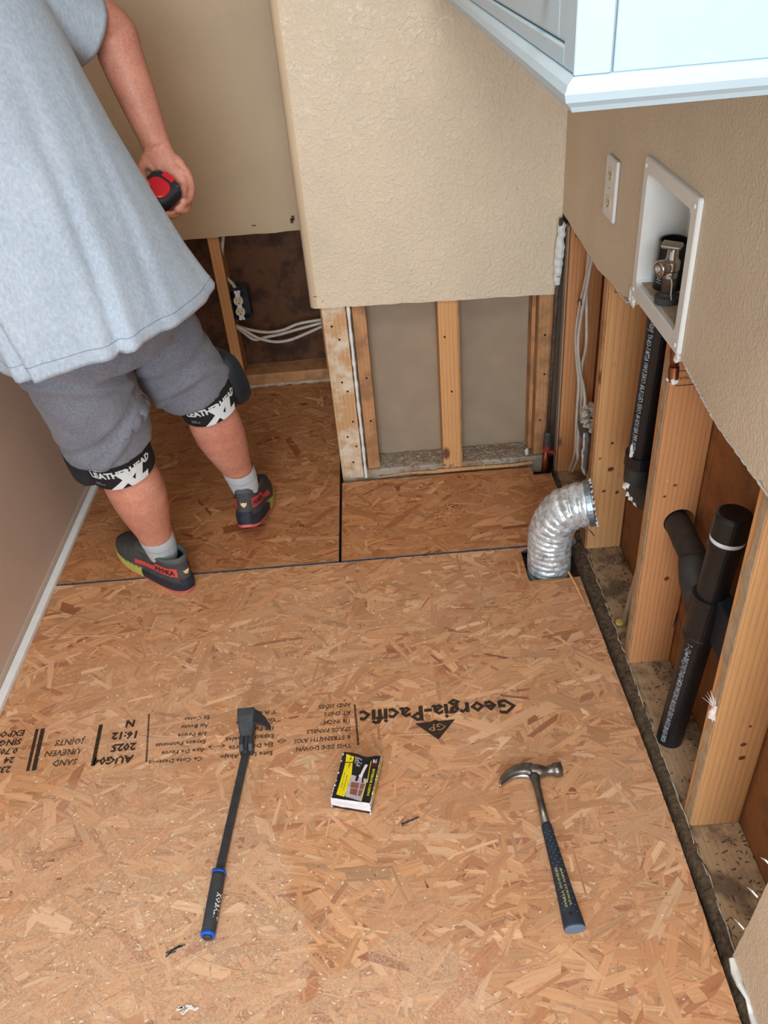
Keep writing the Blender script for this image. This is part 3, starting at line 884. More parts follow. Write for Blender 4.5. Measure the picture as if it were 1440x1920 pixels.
# washer supply box
t = thing('washer_box', 'white recessed washer supply box set into the right wall', 'supply box', (.475, 1.32, .79))
Y0, Y1, Z0, Z1 = 1.190, 1.452, .786, 1.032
y0, y1, z0, z1 = 1.2155, 1.4285, .8165, 1.0075
def rrect(a0, a1, b0, b1, r, n=5):
    out = []
    for cx, cy, s in ((a1-r, b1-r, 0), (a0+r, b1-r, 90), (a0+r, b0+r, 180), (a1-r, b0+r, 270)):
        for i in range(n): out.append((cx+r*cos(radians(s+90*i/(n-1))), cy+r*sin(radians(s+90*i/(n-1)))))
    return out
bm = B()
rgs = [[Vector((x, a, b)) for a, b in rrect(*q)] for x, q in (
    (.4745, (Y0, Y1, Z0, Z1, .006)), (.4690, (Y0, Y1, Z0, Z1, .006)), (.4672, (Y0+.002, Y1-.002, Z0+.002, Z1-.002, .006)),
    (.4672, (y0-.002, y1+.002, z0-.002, z1+.002, .014)), (.4690, (y0, y1, z0, z1, .012)), (.4745, (y0, y1, z0, z1, .012)))]
loft(bm, rgs, False, False); obj('flange', bm, MAT['white_plastic'], t)
bm = B()
rgs = [[Vector((x, a, b)) for a, b in rrect(*q)] for x, q in ((.4745, (y0, y1, z0, z1, .012)), (.5440, (y0+.004, y1-.004, z0+.002, z1-.004, .012)))]
loft(bm, rgs, False, True); obj('box_shell', bm, MAT['white_plastic'], t)
bm = B(); box(bm, (.476, y0+.004, z0+.0005), (.5425, y1-.004, z0+.003)); obj('dusty_floor', bm, MAT['box_dust'], t, label='floor of the box under tan dust')
for y, z in ((Y0+.013, Z1-.014), (Y1-.011, Z1-.014), (Y0+.013, Z0+.014), (Y1-.011, Z0+.016)):
    bm = B(); lathe(bm, (.4672, y, z), (-1, 0, 0), [(0, .004), (.0016, .0036), (.002, .002)], 10); obj('screw', bm, MAT['white_plastic'], t)
bm = B(); sphere(bm, (.474, 1.462, .782), .011, 2, (.6, 1.1, 1.4), 0, .8); sphere(bm, (.474, 1.452, .772), .008, 2, (.6, 1, 1.4), 0, .8)
obj('plaster_lump', bm, MAT['gypsum'], t)
bm = B(); sphere(bm, (.474, 1.202, .779), .008, 2, (.6, 1, 1.3), 0, .8); obj('plaster_lump', bm, MAT['gypsum'], t)

# stop valve in the box
VX, VY = .4915, 1.330
t = thing('stop_valve', 'nickel plated stop valve standing in the white supply box', 'valve', (VX, VY, z0))
bm = B(); lathe(bm, (VX, VY, z0+.002), (0, 0, 1), [(0, .021), (.012, .021), (.014, .0135), (.019, .0135)], 20); obj('rubber_grommet', bm, MAT['rubber_grey'], t)
bm = B(); lathe(bm, (VX, VY, z0+.018), (0, 0, 1), [(0, .0115), (.028, .0115), (.030, .0095)], 16); obj('copper_stub', bm, MAT['copper_dark'], t, smooth=True)
bm = B()
lathe(bm, (VX, VY, z0+.044), (0, 0, 1), [(0, .0105), (.003, .0118), (.013, .0118), (.016, .014), (.030, .014), (.034, .010), (.048, .009)], 18)
obj('valve_body', bm, MAT['nickel'], t)
bm = B()
q = Vector((-.80, -.25, -.08)).normalized()
lathe(bm, Vector((VX, VY, z0+.067)), q, [(0, .010), (.012, .0125), (.014, .0135), (.024, .0140), (.026, .0120), (.0262, .0075), (.018, .0065)], 20); obj('hose_outlet', bm, MAT['nickel'], t, smooth=True)
bm = B()
cyl(bm, (VX, VY, z0+.088), (VX, VY, z0+.098), .005, 12)
Mh = Matrix.Translation((VX-.004, VY-.001, z0+.101)) @ Matrix.Rotation(radians(-38), 4, 'Z') @ Matrix.Rotation(radians(20), 4, 'X')
box(bm, (-.017, -.008, -.0035), (.017, .008, .0035), .0025, 2, 0, Mh); obj('lever_handle', bm, MAT['nickel'], t)
bm = B()
tube(bm, catmull([(VX-.006, VY-.012, z0+.052), (VX-.004, VY-.022, z0+.046), (VX-.004, VY-.025, z0+.028), (VX, VY-.020, z0+.014)], 5), .0011, 6); obj('wire_tie', bm, MAT['cable_white'], t)

# drain standpipe in the wall, elbow and foam
def pipe_text(bm, s, a, b, r, ang, cap, length=None, sub=1, mi=0, flip=False):
    """lettering wrapped on a straight pipe: runs from a to b, centred on the side facing `ang` (world vector)"""
    a = Vector(a); b = Vector(b); T = (b-a).normalized()
    n0 = Vector(ang); n0 = (n0-T*n0.dot(T)).normalized(); s0 = T.cross(n0)
    V_, F_ = text_mesh(s, 1.0, .015, 1, 'LEFT', 1.0, sub)
    xs = [v[0] for v in V_]; x0, x1 = min(xs), max(xs)
    L = (b-a).length; k = (length or L)/(x1-x0); ky = cap/.7
    def fn(x, y):
        th = ((y-.35)*ky)/r * (1 if not flip else -1)
        return a + T*((x-x0)*k) + (n0*cos(th) - s0*sin(th)*(-1))*(r+.0007) if False else a + T*((x-x0)*k) + (n0*cos(th) + s0*sin(th))*(r+.0007)
    put_flat(bm, (V_, F_), fn, mi)

t = thing('drain_standpipe', 'long black plastic drain pipe rising in the wall to the white supply box', 'pipe', (.53, 1.44, .38))
TP = Vector((.5120, 1.386, .905)); BP = Vector((.5160, 1.432, .440))
bm = B()
# open ended pipe
T_ = (BP-TP).normalized(); u = Vector((1, 0, 0)); v = T_.cross(u)
loft(bm, [ell(TP+T_*.06, u, v, .0222, .0222, 28), ell(TP, u, v, .0222, .0222, 28), ell(TP, u, v, .0258, .0258, 28), ell(BP, u, v, .0258, .0258, 28)], True, True)
obj('pipe', bm, MAT['abs'], t, smooth=False)
bm = B()
side = Vector((-.85, -.52, 0.12))
pipe_text(bm, 'ASTOL PIPE ABS SCH 40 COEX CELLULAR CORE DWV ASTM F-628-97  [NSF-dwv]  [UPC-2]', BP+Vector((0, -.004, .022)), BP.lerp(TP, .80), .0258, side, .0105, None, 1)
pipe_text(bm, '10025 2  /', BP.lerp(TP, .850), BP.lerp(TP, .940), .0258, side, .011, None, 1)
obj('pipe_print', bm, MAT['print_white'], t, label='white lettering along the pipe', kind='stuff')
bm = B()
lathe(bm, BP+T_*(-.008), T_, [(0, .0262), (.0005, .0305), (.030, .0305), (.032, .0285)], 28); obj('hub', bm, MAT['abs'], t, smooth=False)
bm = B()
pth = catmull([BP+T_*.018, BP+T_*.045, (.518, 1.434, .372), (.523, 1.408, .360), (.530, 1.370, .364), (.538, 1.33, .374), (.541, 1.30, .380)], 6)
tube(bm, pth, lambda s: .0275 if s < .62 else .0262, 24); obj('elbow', bm, MAT['abs_dusty'], t, smooth=True)
bm = B()
Rr = np.random.RandomState(9)
for i in range(46):
    s = Rr.uniform(.25, .62); p = pth[int(s*(len(pth)-1))]
    n = Vector((Rr.uniform(-1, -.15), Rr.uniform(-.5, .55), Rr.uniform(-1, -.05))).normalized()
    sphere(bm, Vector(p)+n*.0255, Rr.uniform(.004, .009), 1, (1, 1, .8), 0, .8)
for i in range(9):
    sphere(bm, BP+T_*(-.03+.01*i*.5)+Vector((-.02-.004*(i % 2), -.012, .003)), Rr.uniform(.003, .006), 1, (.6, .8, 1.8), 0, .8)
obj('spray_foam', bm, MAT['gypsum'], t, label='white foam smeared on the elbow', kind='stuff')

# lower drain: cleanout pipe, wye and stub through the stud
t = thing('drain_wye', 'black capped cleanout pipe with a side branch, lower right in the wall', 'pipe', (.512, 1.052, 0))
A0 = Vector((.512, 1.050, -.02)); A1 = Vector((.5445, 1.046, .572)); ax = (A1-A0).normalized()
Lq = (A1-A0).length
bm = B(); lathe(bm, A0, ax, [(0, .0253), (.335, .0253)], 32); obj('pipe', bm, MAT['abs'], t, smooth=False)
bm = B()
pipe_text(bm, 'ASTM F-628 ABS SCH 40 COEX CELLULAR CORE DWV ASTM F-628-97 [UPC] [NSF-dwv] 2 -- T . 2025', A0+ax*.03, A0+ax*.325, .0253, (-.80, -.60, .1), .0098, None, 1)
obj('pipe_print', bm, MAT['print_white'], t, label='white lettering along the lower pipe', kind='stuff')
bm = B(); lathe(bm, A0, ax, [(.310, .0258), (.3105, .0310), (.322, .0318), (.326, .0305), (.40, .0305), (.405, .0318), (.416, .0318), (.4165, .0275)], 32); wy = obj('wye_body', bm, MAT['abs'], t)
bm = B(); lathe(bm, A0, ax, [(.415, .0268), (.520, .0268), (.521, .0300), (.536, .0302), (.537, .0255)], 32); obj('riser', bm, MAT['abs'], t)
bm = B(); lathe(bm, A0, ax, [(.5365, .0285), (.5405, .0292), (.5445, .0285)], 32); obj('sealing_ring', bm, MAT['ring_white'], t)
bm = B(); lathe(bm, A0, ax, [(.5445, .0288), (.5455, .0298), (.585, .0298), (.589, .0288), (.592, .0250), (.5915, .004)], 32); obj('cap', bm, MAT['abs'], t)
bm = B()
HB = Vector((.5445, 1.262, .3890))
J = A0+ax*.365
ctl = [(.541, 1.300, .380), HB, (.541, 1.205, .3925), (.536, 1.13, .394), J+Vector((-.004, .052, .036)), J+Vector((0, .02, .015)), J]
tube(bm, catmull(ctl[:5], 6), .0250, 24); obj('branch_pipe', bm, MAT['abs_dusty'], t, smooth=True)
bm = B(); tube(bm, catmull([Vector((.5365, 1.138, .3945)), J+Vector((-.003, .055, .034)), J+Vector((-.001, .02, .010)), J+Vector((0, 0, -.02))], 6), [.0292]*9+[.0285]*10, 24); obj('branch_hub', bm, MAT['abs_dusty'], t, smooth=True)
bm = B()
pipe_text(bm, 'ABS SCH 40 CELLULAR CORE', Vector((.5405, 1.205, .392)), Vector((.5365, 1.145, .394)), .0250, (-1, 0, -.4), .008, None, 1)
obj('pipe_print', bm, MAT['print_white'], t)

# dark junction box and its cable behind the cleanout pipe
t = thing('junction_box', 'dark blue-grey electrical box behind the capped cleanout pipe', 'junction box', (.565, .985, .33))
bm = B(); box(bm, (.535, .945, .302), (.579, 1.035, .400), .004, 2); obj('box_shell', bm, MAT['pad_black'], t)
bm = B(); cyl(bm, (.556, .944, .335), (.556, .948, .335), .012, 14); obj('knockout', bm, MAT['dark'], t)
t = thing('junction_cable', 'white cable looping below the dark junction box', 'cable', (.555, .96, .3))
bm = B(); tube(bm, catmull([(.556, .9455, .335), (.553, .938, .318), (.548, .952, .285), (.552, .962, .250), (.562, .945, .222), (.570, .905, .212), (.572, .891, .210)], 7), .0050, 10); obj('cable_run', bm, MAT['cable_white'], t, smooth=True)
bm = B(); tube(bm, catmull([(.560, .9455, .330), (.562, .930, .312), (.566, .905, .312), (.568, .891, .316)], 6), .0045, 10); obj('cable_end', bm, MAT['cable_white'], t, smooth=True)

# grey pipe standing in the middle bay
t = thing('grey_riser', 'thin dusty grey pipe leaning beside the second stud', 'pipe', (.52, 1.32, 0))
bm = B(); a = at(0, .512, 1219, 1000); b = at(0, .512, 1170, 1172); b.z = max(b.z, .003)
tube(bm, [a+(a-b)*.5, a, b], .0085, 12); obj('pipe', bm, MAT['cable_white'], t, smooth=True)
bm = B(); p = Vector((.500, b.y-.002, .004)); lathe(bm, p, (0, 0, 1), [(0, .0095), (.006, .0095), (.007, .006)], 14); obj('yellow_collar', bm, MAT['yellow_plastic'], t)

# copper drop under the supply box
t = thing('copper_pipe', 'short copper pipe with a soldered fitting under the supply box', 'pipe', (.512, 1.31, .6))
ca_, cb_, cc_ = at(0, .481, 1266, 640), at(0, .481, 1264, 688), at(0, .481, 1262, 712)
bm = B(); tube(bm, [ca_, cb_], .0075, 14); obj('pipe', bm, MAT['copper'], t, smooth=True)
bm = B(); lathe(bm, cb_, cc_-cb_, [(0, .0088), (.020, .0090), (.022, .0075), (.026, .0075)], 16); obj('coupling', bm, MAT['copper'], t)
bm = B(); sphere(bm, cc_, .0090, 2, (1, 1, .9), 0, .7); obj('plaster_lump', bm, MAT['gypsum'], t)

# flexible foil duct
t = thing('dryer_duct', 'silver foil flexible dryer duct rising from the floor hole and bending into the wall', 'duct', (.385, 1.63, -.03))
bm = B()
ctl = catmull([(.3830, 1.624, -.045), (.3815, 1.624, .03), (.3810, 1.624, .085), (.3880, 1.620, .130), (.4100, 1.613, .172), (.4400, 1.606, .192), (.4650, 1.602, .198)], 16)
Pn = len(ctl)
lens = [0]
for i in range(1, Pn): lens.append(lens[-1]+(Vector(ctl[i])-Vector(ctl[i-1])).length)
# resample evenly so that the ribs keep their pitch
nS = 150
res_ = []
for k in range(nS+1):
    s = lens[-1]*k/nS; j = max(i for i in range(Pn) if lens[i] <= s+1e-9); j = min(j, Pn-2)
    t_ = (s-lens[j])/max(1e-9, lens[j+1]-lens[j]); res_.append(Vector(ctl[j]).lerp(Vector(ctl[j+1]), t_))
T, U = frames(res_)
nn = 56; rings = []
for i, p in enumerate(res_):
    s = lens[-1]*i/nS; V_ = T[i].cross(U[i]); rg = []
    for k in range(nn):
        a = 2*pi*k/nn
        ph = s/.0165*2*pi + a
        rr = .0535 + .0022*(abs(sin(ph/2))**.6*2-1)
        q = Vector((cos(a)*2.2, sin(a)*2.2, s*45))
        rr += .0016*noise.noise(q*1.6) + .0011*noise.noise(q*4.1)
        rg.append(p+(U[i]*cos(a)+V_*sin(a))*rr)
    rings.append(rg)
loft(bm, rings, False, False); obj('foil_hose', bm, MAT['foil'], t, smooth=True)
bm = B()
e = res_[-1]; d = T[-1]
lathe(bm, e-d*.004, d, [(0, .0565), (.001, .0580), (.014, .0580), (.015, .055), (.015, .050), (.002, .050)], 40); obj('duct_collar', bm, MAT['galv'], t, smooth=False)
bm = B()
for i in range(26):
    a = 2*pi*i/26
    sphere(bm, e+d*.0135+(U[-1]*cos(a)+T[-1].cross(U[-1])*sin(a))*.0585, .0032*(.6+.8*Rr.rand()), 1, (1, 1, 1), 0, .6)
obj('sealant', bm, MAT['bead'], t, kind='stuff')
bm = B(); tube(bm, catmull([e+Vector((-.012, -.012, -.061)), e+Vector((.002, -.03, -.062)), e+Vector((.006, -.052, -.060))], 4), .0016, 6); obj('clamp_wire', bm, MAT['nickel'], t)

# old vent fitting with lint and foam in the far bay
t = thing('vent_fitting', 'torn grey vent fitting crusted with pale foam between the far studs', 'vent', (.54, 1.86, .2))
c0 = at(0, .535, 1108, 800)
bm = B()
tube(bm, catmull([c0+Vector((.03, -.01, -.085)), c0+Vector((.005, .015, -.03)), c0+Vector((0, .02, .01)), c0+Vector((.02, 0, .045)), c0+Vector((.04, -.03, .05))], 6), .028, 18); obj('elbow', bm, MAT['vent_dark'], t, smooth=True)
bm = B()
for i in range(60):
    q = Vector((Rr.uniform(-.028, .01), Rr.uniform(-.055, .03), Rr.uniform(.005, .065)))
    sphere(bm, c0+q, Rr.uniform(.006, .013), 1, (1, 1, .8), 0, .7)
obj('foam_crust', bm, MAT['lint'], t, label='pale lumpy foam')
bm = B()
z0_ = c0+Vector((-.02, -.055, -.115))
loft(bm, [[z0_+Vector(p) for p in ((0, 0, 0), (0, .035, .008), (.004, .035, .008), (.004, 0, 0))], [z0_+Vector(p) for p in ((0, -.004, .115), (0, .024, .12), (.004, .024, .12), (.004, -.004, .115))]]); obj('metal_flap', bm, MAT['galv'], t)
bm = B()
z1_ = z0_+Vector((-.002, .034, 0))
tube(bm, [z1_+Vector((Rr.uniform(-.002, .002), Rr.uniform(-.003, .003)-.0*i, .011*i)) for i in range(11)], .0035, 6); tube(bm, [z0_+Vector((-.001, .004*i, .001)) for i in range(9)], .004, 6)
obj('torn_tape', bm, MAT['bead'], t)

# knots and a check in the stud faces
for y, pts_k in ((.852, ((1394, 1396, 5.5, 3.4), (1391, 1421, 6, 4.2), (1407, 1362, 2.5, 2))), (1.259, ((1250, 1085, 5.5, 4.5), (1266, 910, 4, 2.2), (1246, 931, 3, 2))),
                 (1.665, ((1148, 831, 4, 3), (1145, 880, 8, 5), (1132, 921, 5, 3), (1157, 923, 5, 4), (1125, 860, 3, 2)))):
    for px_, py_, w_, h_ in pts_k:
        c = at(1, y-.0003, px_, py_); bm = B()
        rg_ = [ell(c+Vector((0, -dy_, 0)), (1, 0, .12), (0, 0, 1), w_*.001*k_, h_*.0013*k_, 14) for dy_, k_ in ((-.001, 1.0), (.0003, .95), (.0004, .6))]
        loft(bm, rg_); obj('knot', bm, MAT['knot'], wr)
bm = B(); a = at(1, 1.2587, 1270, 1147); b = at(1, 1.2587, 1262, 1176)
tube(bm, [a, a.lerp(b, .5)+Vector((.001, 0, 0)), b], [.0006, .0016, .0008], 5); obj('wood_check', bm, MAT['dark'], wr)

# house cables in the corner bay
XC = .520
def cable(px, label, r=.0042, X=XC, grp=None, ax=0):
    P = [at(ax, X if not isinstance(X, (list, tuple)) else X[i], *p) for i, p in enumerate(px)]
    t = thing('house_cable', label, 'cable', tuple(P[-1]), grp)
    bm = B(); tube(bm, catmull(P, 6), r, 10); obj('sheath', bm, MAT['cable_white'], t, smooth=True)
    return t
c1 = cable([(1108, 470), (1103, 500), (1095, 540), (1087, 575), (1080, 625), (1081, 670), (1085, 715), (1082, 770), (1080, 820), (1078, 850), (1068, 884)], 'white house cable bowing furthest left in the corner bay', X=.515)
cable([(1113, 476), (1106, 505), (1099, 545), (1091, 585), (1084, 640), (1087, 690), (1095, 730), (1096, 760), (1086, 800), (1083, 840), (1083, 862), (1073, 885)], 'white house cable crossing over to the right in the corner bay', X=.513)
cable([(1104, 468), (1101, 510), (1100, 550), (1100, 600), (1099, 650), (1091, 690), (1091, 740), (1089, 780), (1088, 815), (1085, 850)], 'straight white house cable behind the other two in the corner bay', X=.522)
cable([(1095, 826), (1097, 850), (1101, 885), (1107, 925)], 'white cable dropping from the vent fitting behind the foil duct', r=.0038, X=.53)
bm = B(); p = at(0, .509, 1090, 566)
tube(bm, [p+Vector((-.006, .012, -.004)), p+Vector((-.003, .006, .006)), p, p+Vector((-.002, -.010, -.004))], .0018, 6); obj('cable_staple', bm, MAT['copper_dark'], c1)

# water line in the corner with a red-taped valve
t = thing('corner_pipe', 'dark thin pipe with a red taped fitting in the far wall corner', 'pipe', (.463, 2.058, 0))
bm = B(); tube(bm, [(.4685, 2.060, .745), (.4655, 2.060, .50), (.4625, 2.060, .30), (.4600, 2.060, .11)], .0055, 12); obj('pipe', bm, MAT['copper_dark'], t, smooth=True)
bm = B(); lathe(bm, (.4595, 2.058, .128), (0, 0, -1), [(0, .007), (.004, .011), (.010, .011), (.012, .0095), (.040, .0125), (.048, .0125), (.050, .009)], 14); obj('valve_body', bm, MAT['vent_dark'], t)
bm = B(); box(bm, (.444, 2.036, .068), (.484, 2.050, .074), .001, 1, 0, Matrix.Translation((.463, 2.043, .071)) @ Matrix.Rotation(radians(18), 4, 'Y') @ Matrix.Translation((-.463, -2.043, -.071)))
sphere(bm, (.457, 2.046, .078), .009, 2, (1, .8, .9), 0, .6); obj('red_tape', bm, MAT['red_paint'], t)
bm = B(); tube(bm, [(.4565, 2.056, .08), (.455, 2.054, .02), (.450, 2.050, -.05)], .0095, 12); obj('copper_stub', bm, MAT['copper'], t, smooth=True)
# plaster torn out of the corner
bm = B()
Rr = np.random.RandomState(31)
P0 = []; 
for i in range(18):
    z = .738 - i*.0108
    P0.append((.4715 - .0015*i/4 + Rr.uniform(-.002, .002), 2.062+Rr.uniform(-.003, .003), z))
tube(bm, P0, [.004]+[.0115+Rr.uniform(-.002, .0015) for _ in range(13)]+[.009, .007, .005, .002], 9)
obj('corner_mud', bm, MAT['gypsum'], wr, label='white joint compound torn open in the corner')
bm = B(); box(bm, (XS-.006, 2.040, .0), (XS-.0015, 2.068, .73), .001); obj('drywall_edge', bm, MAT['paper'], wr)

# open receptacle on the alcove stud, with its cables
t = thing('open_outlet', 'almond duplex outlet in an open box on the alcove stud, no cover', 'outlet', (-.5, 2.79, .26))
yb = 2.770
bm = B(); rg = [[Vector((a, y, b)) for a, b in rrect(-.5195+g, -.4575-g, .262+g, .372-g, .004)] for y, g in ((yb+.06, 0), (yb, 0), (yb, .0022), (yb+.05, .0025))]
loft(bm, rg, True, True); obj('box_shell', bm, MAT['grip_gray'], t)
bm = B(); box(bm, (-.5, yb-.004, .272), (-.483, yb-.002, .362), .0006)
for z in (.268, .366):
    for x in (-.497, -.486): lathe(bm, (x, yb-.003, z), (0, 1, 0), [(0, .0055), (.0015, .0055)], 12)
obj('yoke', bm, MAT['ring_white'], t)
for z in (.296, .336):
    bm = B(); R0 = [Vector((-.4915+.0165*cos(a), yb-.011, z+max(-.0125, min(.0125, .0175*sin(a))))) for a in np.linspace(0, 2*pi, 20, endpoint=False)]
    loft(bm, [R0, [p+Vector((0, .012, 0)) for p in R0]]); s = obj('socket', bm, MAT['outlet_almond'], t)
    bm = B(); box(bm, (-.499, yb-.0116, z-.001), (-.4972, yb-.0105, z+.008)); box(bm, (-.4865, yb-.0116, z-.001), (-.4847, yb-.0105, z+.007)); cyl(bm, (-.4915, yb-.0116, z-.007), (-.4915, yb-.0105, z-.007), .0025, 8)
    obj('slots', bm, MAT['slot'], s)
YA = 2.80
cable([(419, 440), (416, 475), (413, 503), (424, 520), (436, 532), (445, 547)], 'white cable dropping from the cut drywall to the open alcove outlet', r=.0062, X=YA, ax=1)
gp = 'white cables sagging from the alcove outlet'
A_ = (.2, 0)
cable([(433, 604), (448, 612), (472, 619), (500, 623), (530, 619), (560, 607), (604, 599)], 'top of the three white cables sagging right of the alcove outlet', r=.0055, X=YA, ax=1)
cable([(433, 607), (450, 618), (468, 632), (480, 637), (500, 632), (525, 627), (560, 617), (604, 605)], 'middle of the three white cables sagging right of the alcove outlet', r=.0055, X=YA-.008, ax=1)
cable([(435, 609), (455, 617), (478, 631), (498, 638), (520, 641), (545, 637), (575, 625), (604, 612)], 'lowest of the three white cables sagging right of the alcove outlet', r=.0055, X=YA-.016, ax=1)
# tuft of insulation on the nearest stud
t = thing('insulation_tuft', 'pinkish white tuft of insulation on the nearest stud', 'insulation', (.488, .88, .17))
c0 = at(0, .487, 1342, 1330)
bm = B(); sphere(bm, c0+Vector((.001, .003, -.012)), .009, 2, (.7, .8, 1.9), 0, 1.0); obj('fibre_clump', bm, MAT['fluff'], t)
bm = B()
for i in range(26):
    d = Vector((Rr.uniform(-.3, .1), Rr.uniform(.3, 1.2), Rr.uniform(-.15, .7))).normalized()*Rr.uniform(.012, .034)
    tube(bm, [c0, c0+d*.5+Vector((0, 0, .002)), c0+d], [.0007, .0005, .0002], 4)
obj('fibres', bm, MAT['fluff'], t, kind='stuff')

# ------------------------------------------------------------------ tools on the floor
ZF = .0020     # top of the strand layer
t = thing('claw_hammer', 'steel claw hammer with navy blue grip lying on the near floor sheet', 'hammer', (.228, .83, ZF))
hz = ZF+.0135
bm = B()
def oval(c, d, a, b, n=20, e=2.3):
    d = Vector(d).normalized(); s = Vector((-d.y, d.x, 0)); return ell(c, s, Vector((0, 0, 1)), a, b, n, e)
# striking face, poll and eye
pts_ = [(.2795, .9860, .0122), (.2790, .9860, .0136), (.2655, .9850, .0136), (.2635, .9850, .0120), (.2580, .9846, .0095), (.2480, .9842, .0088), (.2420, .9842, .0105), (.2330, .9850, .0135), (.2240, .9862, .0138), (.2150, .9862, .0125)]
loft(bm, [oval((x, y, hz), (-1, -.05, 0), r, min(r, .0132) if x > .245 else .0125) for x, y, r in pts_])
obj('head', bm, MAT['steel_dark'], t, smooth=True)
# two claws side by side (the hammer lies on its cheek)
for zz in (hz-.0068, hz+.0068):
    bm = B()
    C_ = catmull([(.2200, .9865), (.2080, .9905), (.1960, .9905), (.1830, .9870), (.1700, .9790), (.1600, .9690), (.1540, .9620)] and [Vector((x, y, zz)) for x, y in ((.2200, .9865), (.2080, .9895), (.1960, .9890), (.1830, .9850), (.1700, .9775), (.1600, .9685), (.1545, .9625))], 4)
    T, U = frames(C_); rg = []
    for i, p in enumerate(C_):
        s = i/(len(C_)-1)
        rg.append(oval(p, T[i], .0120*(1-s)**.8+.0016, .0054*(1-s*.35), 14, 3))
    loft(bm, rg); obj('claw', bm, MAT['steel_bright'] if zz < hz else MAT['steel_dark'], t, smooth=True)
bm = B()
S0, S1, S2 = Vector((.2242, .979, hz)), Vector((.2262, .868, hz)), Vector((.2362, .6760, hz))
loft(bm, [oval(S0.lerp(S1, s), S1-S0, w, h) for s, w, h in ((0, .0125, .0105), (.08, .0100, .0085), (.25, .0072, .0075), (.6, .0070, .0072), (1, .0078, .0072))])
obj('shaft', bm, MAT['steel_dark'], t, smooth=True)
bm = B()
gax = (S2-S1).normalized()
def gw(s): return .0095+.0060*s+.0030*s**3
def gh(s): return .0098+.0020*s+.0012*s**3
loft(bm, [oval(S1+(S2-S1)*s, gax, gw(s)*k, gh(s)*k, 28) for s, k in ((0, .80), (.004, .98), (.02, 1), (.2, 1), (.4, 1), (.6, 1), (.8, 1), (.93, 1), (.99, 1), (1, .97))])
gr = obj('grip', bm, MAT['navy'], t, smooth=True)
bm = B(); loft(bm, [oval(S2+gax*d, gax, gw(1)*k, gh(1)*k, 28) for d, k in ((-.0002, .95), (.0015, .94), (.0022, .85))]); obj('grip_cap', bm, MAT['navy_end'], t, label='pale blue end of the grip')
gs = Vector((-gax.y, gax.x, 0))
def gtop(s, q):   # q: lateral offset on the upper surface
    a = gw(s); b = gh(s); q = max(-a*.97, min(a*.97, q)); e = 2.3
    z = b*(1-abs(q/a)**e)**(1/e)
    return S1+(S2-S1)*s+gs*q+Vector((0, 0, z))
bm = B()
for i in range(13):
    s = .10+.063*i
    for j, q in enumerate((-.70, -.28, .12, .58)):
        if s > .5 and j in (1, 2): continue
        p = gtop(s+(.03 if j % 2 else 0), q*gw(s))
        sphere(bm, p, .0011, 1, (1.2, .8, .4))
obj('grip_bumps', bm, MAT['navy_end'], gr, kind='stuff')
bm = B()
for txt, q0, sA, sB in (('ALWAYS WEAR', .15, .83, .47), ('SAFETY GOGGLES', -.40, .84, .46)):
    VF = text_mesh(txt, 1, .03, 1); xs = [v[0] for v in VF[0]]; x0, x1 = min(xs), max(xs)
    put_flat(bm, VF, lambda x, y: gtop(sA+(sB-sA)*(x-x0)/(x1-x0), q0*gw(.7)+(y-.35)*.0058)+Vector((0, 0, .0004)))
obj('grip_print', bm, MAT['print_yellow'], gr, label='worn yellow lettering')
bm = B(); p = gtop(.90, -.15*gw(.9)); cyl(bm, p+Vector((0, 0, -.004)), p+Vector((0, 0, .0004)), .0032, 14); obj('hanging_hole', bm, MAT['dark'], gr)

# indexing pry bar
t = thing('pry_bar', 'black steel pry bar with blue ringed grip and hinged claw head lying on the floor', 'pry bar', (-.37, .95, ZF))
Q0 = at(2, ZF+.012, 389, 1757); Q1 = at(2, ZF+.012, 411, 1634); Q2 = at(2, ZF+.012, 462, 1408); Q3 = at(2, ZF+.014, 465, 1372)
bm = B()
pa = [Q0.lerp(Q1, s) for s in (0.02, .05, .12, .5, .9, .955)]
loft(bm, [oval(p, Q1-Q0, w, min(w, .0118), 24, 2.2) for p, w in zip(pa, (.0105, .0118, .0120, .0122, .0118, .0114))]); g2 = obj('grip', bm, MAT['grip_gray'], t, smooth=True)
bm = B(); loft(bm, [oval(Q0.lerp(Q1, s), Q1-Q0, .0124*k, .0120*k, 24) for s, k in ((.955, 1), (.96, 1.03), (1.0, 1.03), (1.005, .85))]); obj('blue_ring', bm, MAT['blue'], t, smooth=True)
bm = B(); loft(bm, [oval(Q0.lerp(Q1, s), Q1-Q0, .0124*k, .0119*k, 24) for s, k in ((.005, .90), (.012, 1.0), (.055, 1.02), (.062, .9))]); obj('blue_ring', bm, MAT['blue'], t, smooth=True)
bm = B(); loft(bm, [oval(Q0.lerp(Q1, s), Q1-Q0, r, r, 18) for s, r in ((-.028, .004), (-.022, .0075), (.01, .0088))]); obj('end_cap', bm, MAT['black_steel'], t, smooth=True)
bm = B()
hexr = lambda p, d, r: [p + (Vector((-d.y, d.x, 0)).normalized()*cos(pi/6+pi/3*k) + Vector((0, 0, 1))*sin(pi/6+pi/3*k))*r for k in range(6)]
dd = (Q2-Q1).normalized()
loft(bm, [hexr(Q0.lerp(Q1, .96), dd, .0082), hexr(Q2, dd, .0082), hexr(Q2+(Q3-Q2)*.3, (Q3-Q2), .0075)]); obj('shaft', bm, MAT['black_steel'], t)
hd = (Q3-Q2).normalized(); hs = Vector((hd.y, -hd.x, 0))
bm = B(); box(bm, (-.0042, -.012, -.011), (.0042, .036, .013), .002, 2, 0, Matrix.Translation(Q2) @ Matrix((hs.to_tuple()+(0,), hd.to_tuple()+(0,), (0, 0, 1, 0), (0, 0, 0, 1))).transposed()); obj('tang', bm, MAT['black_steel'], t)
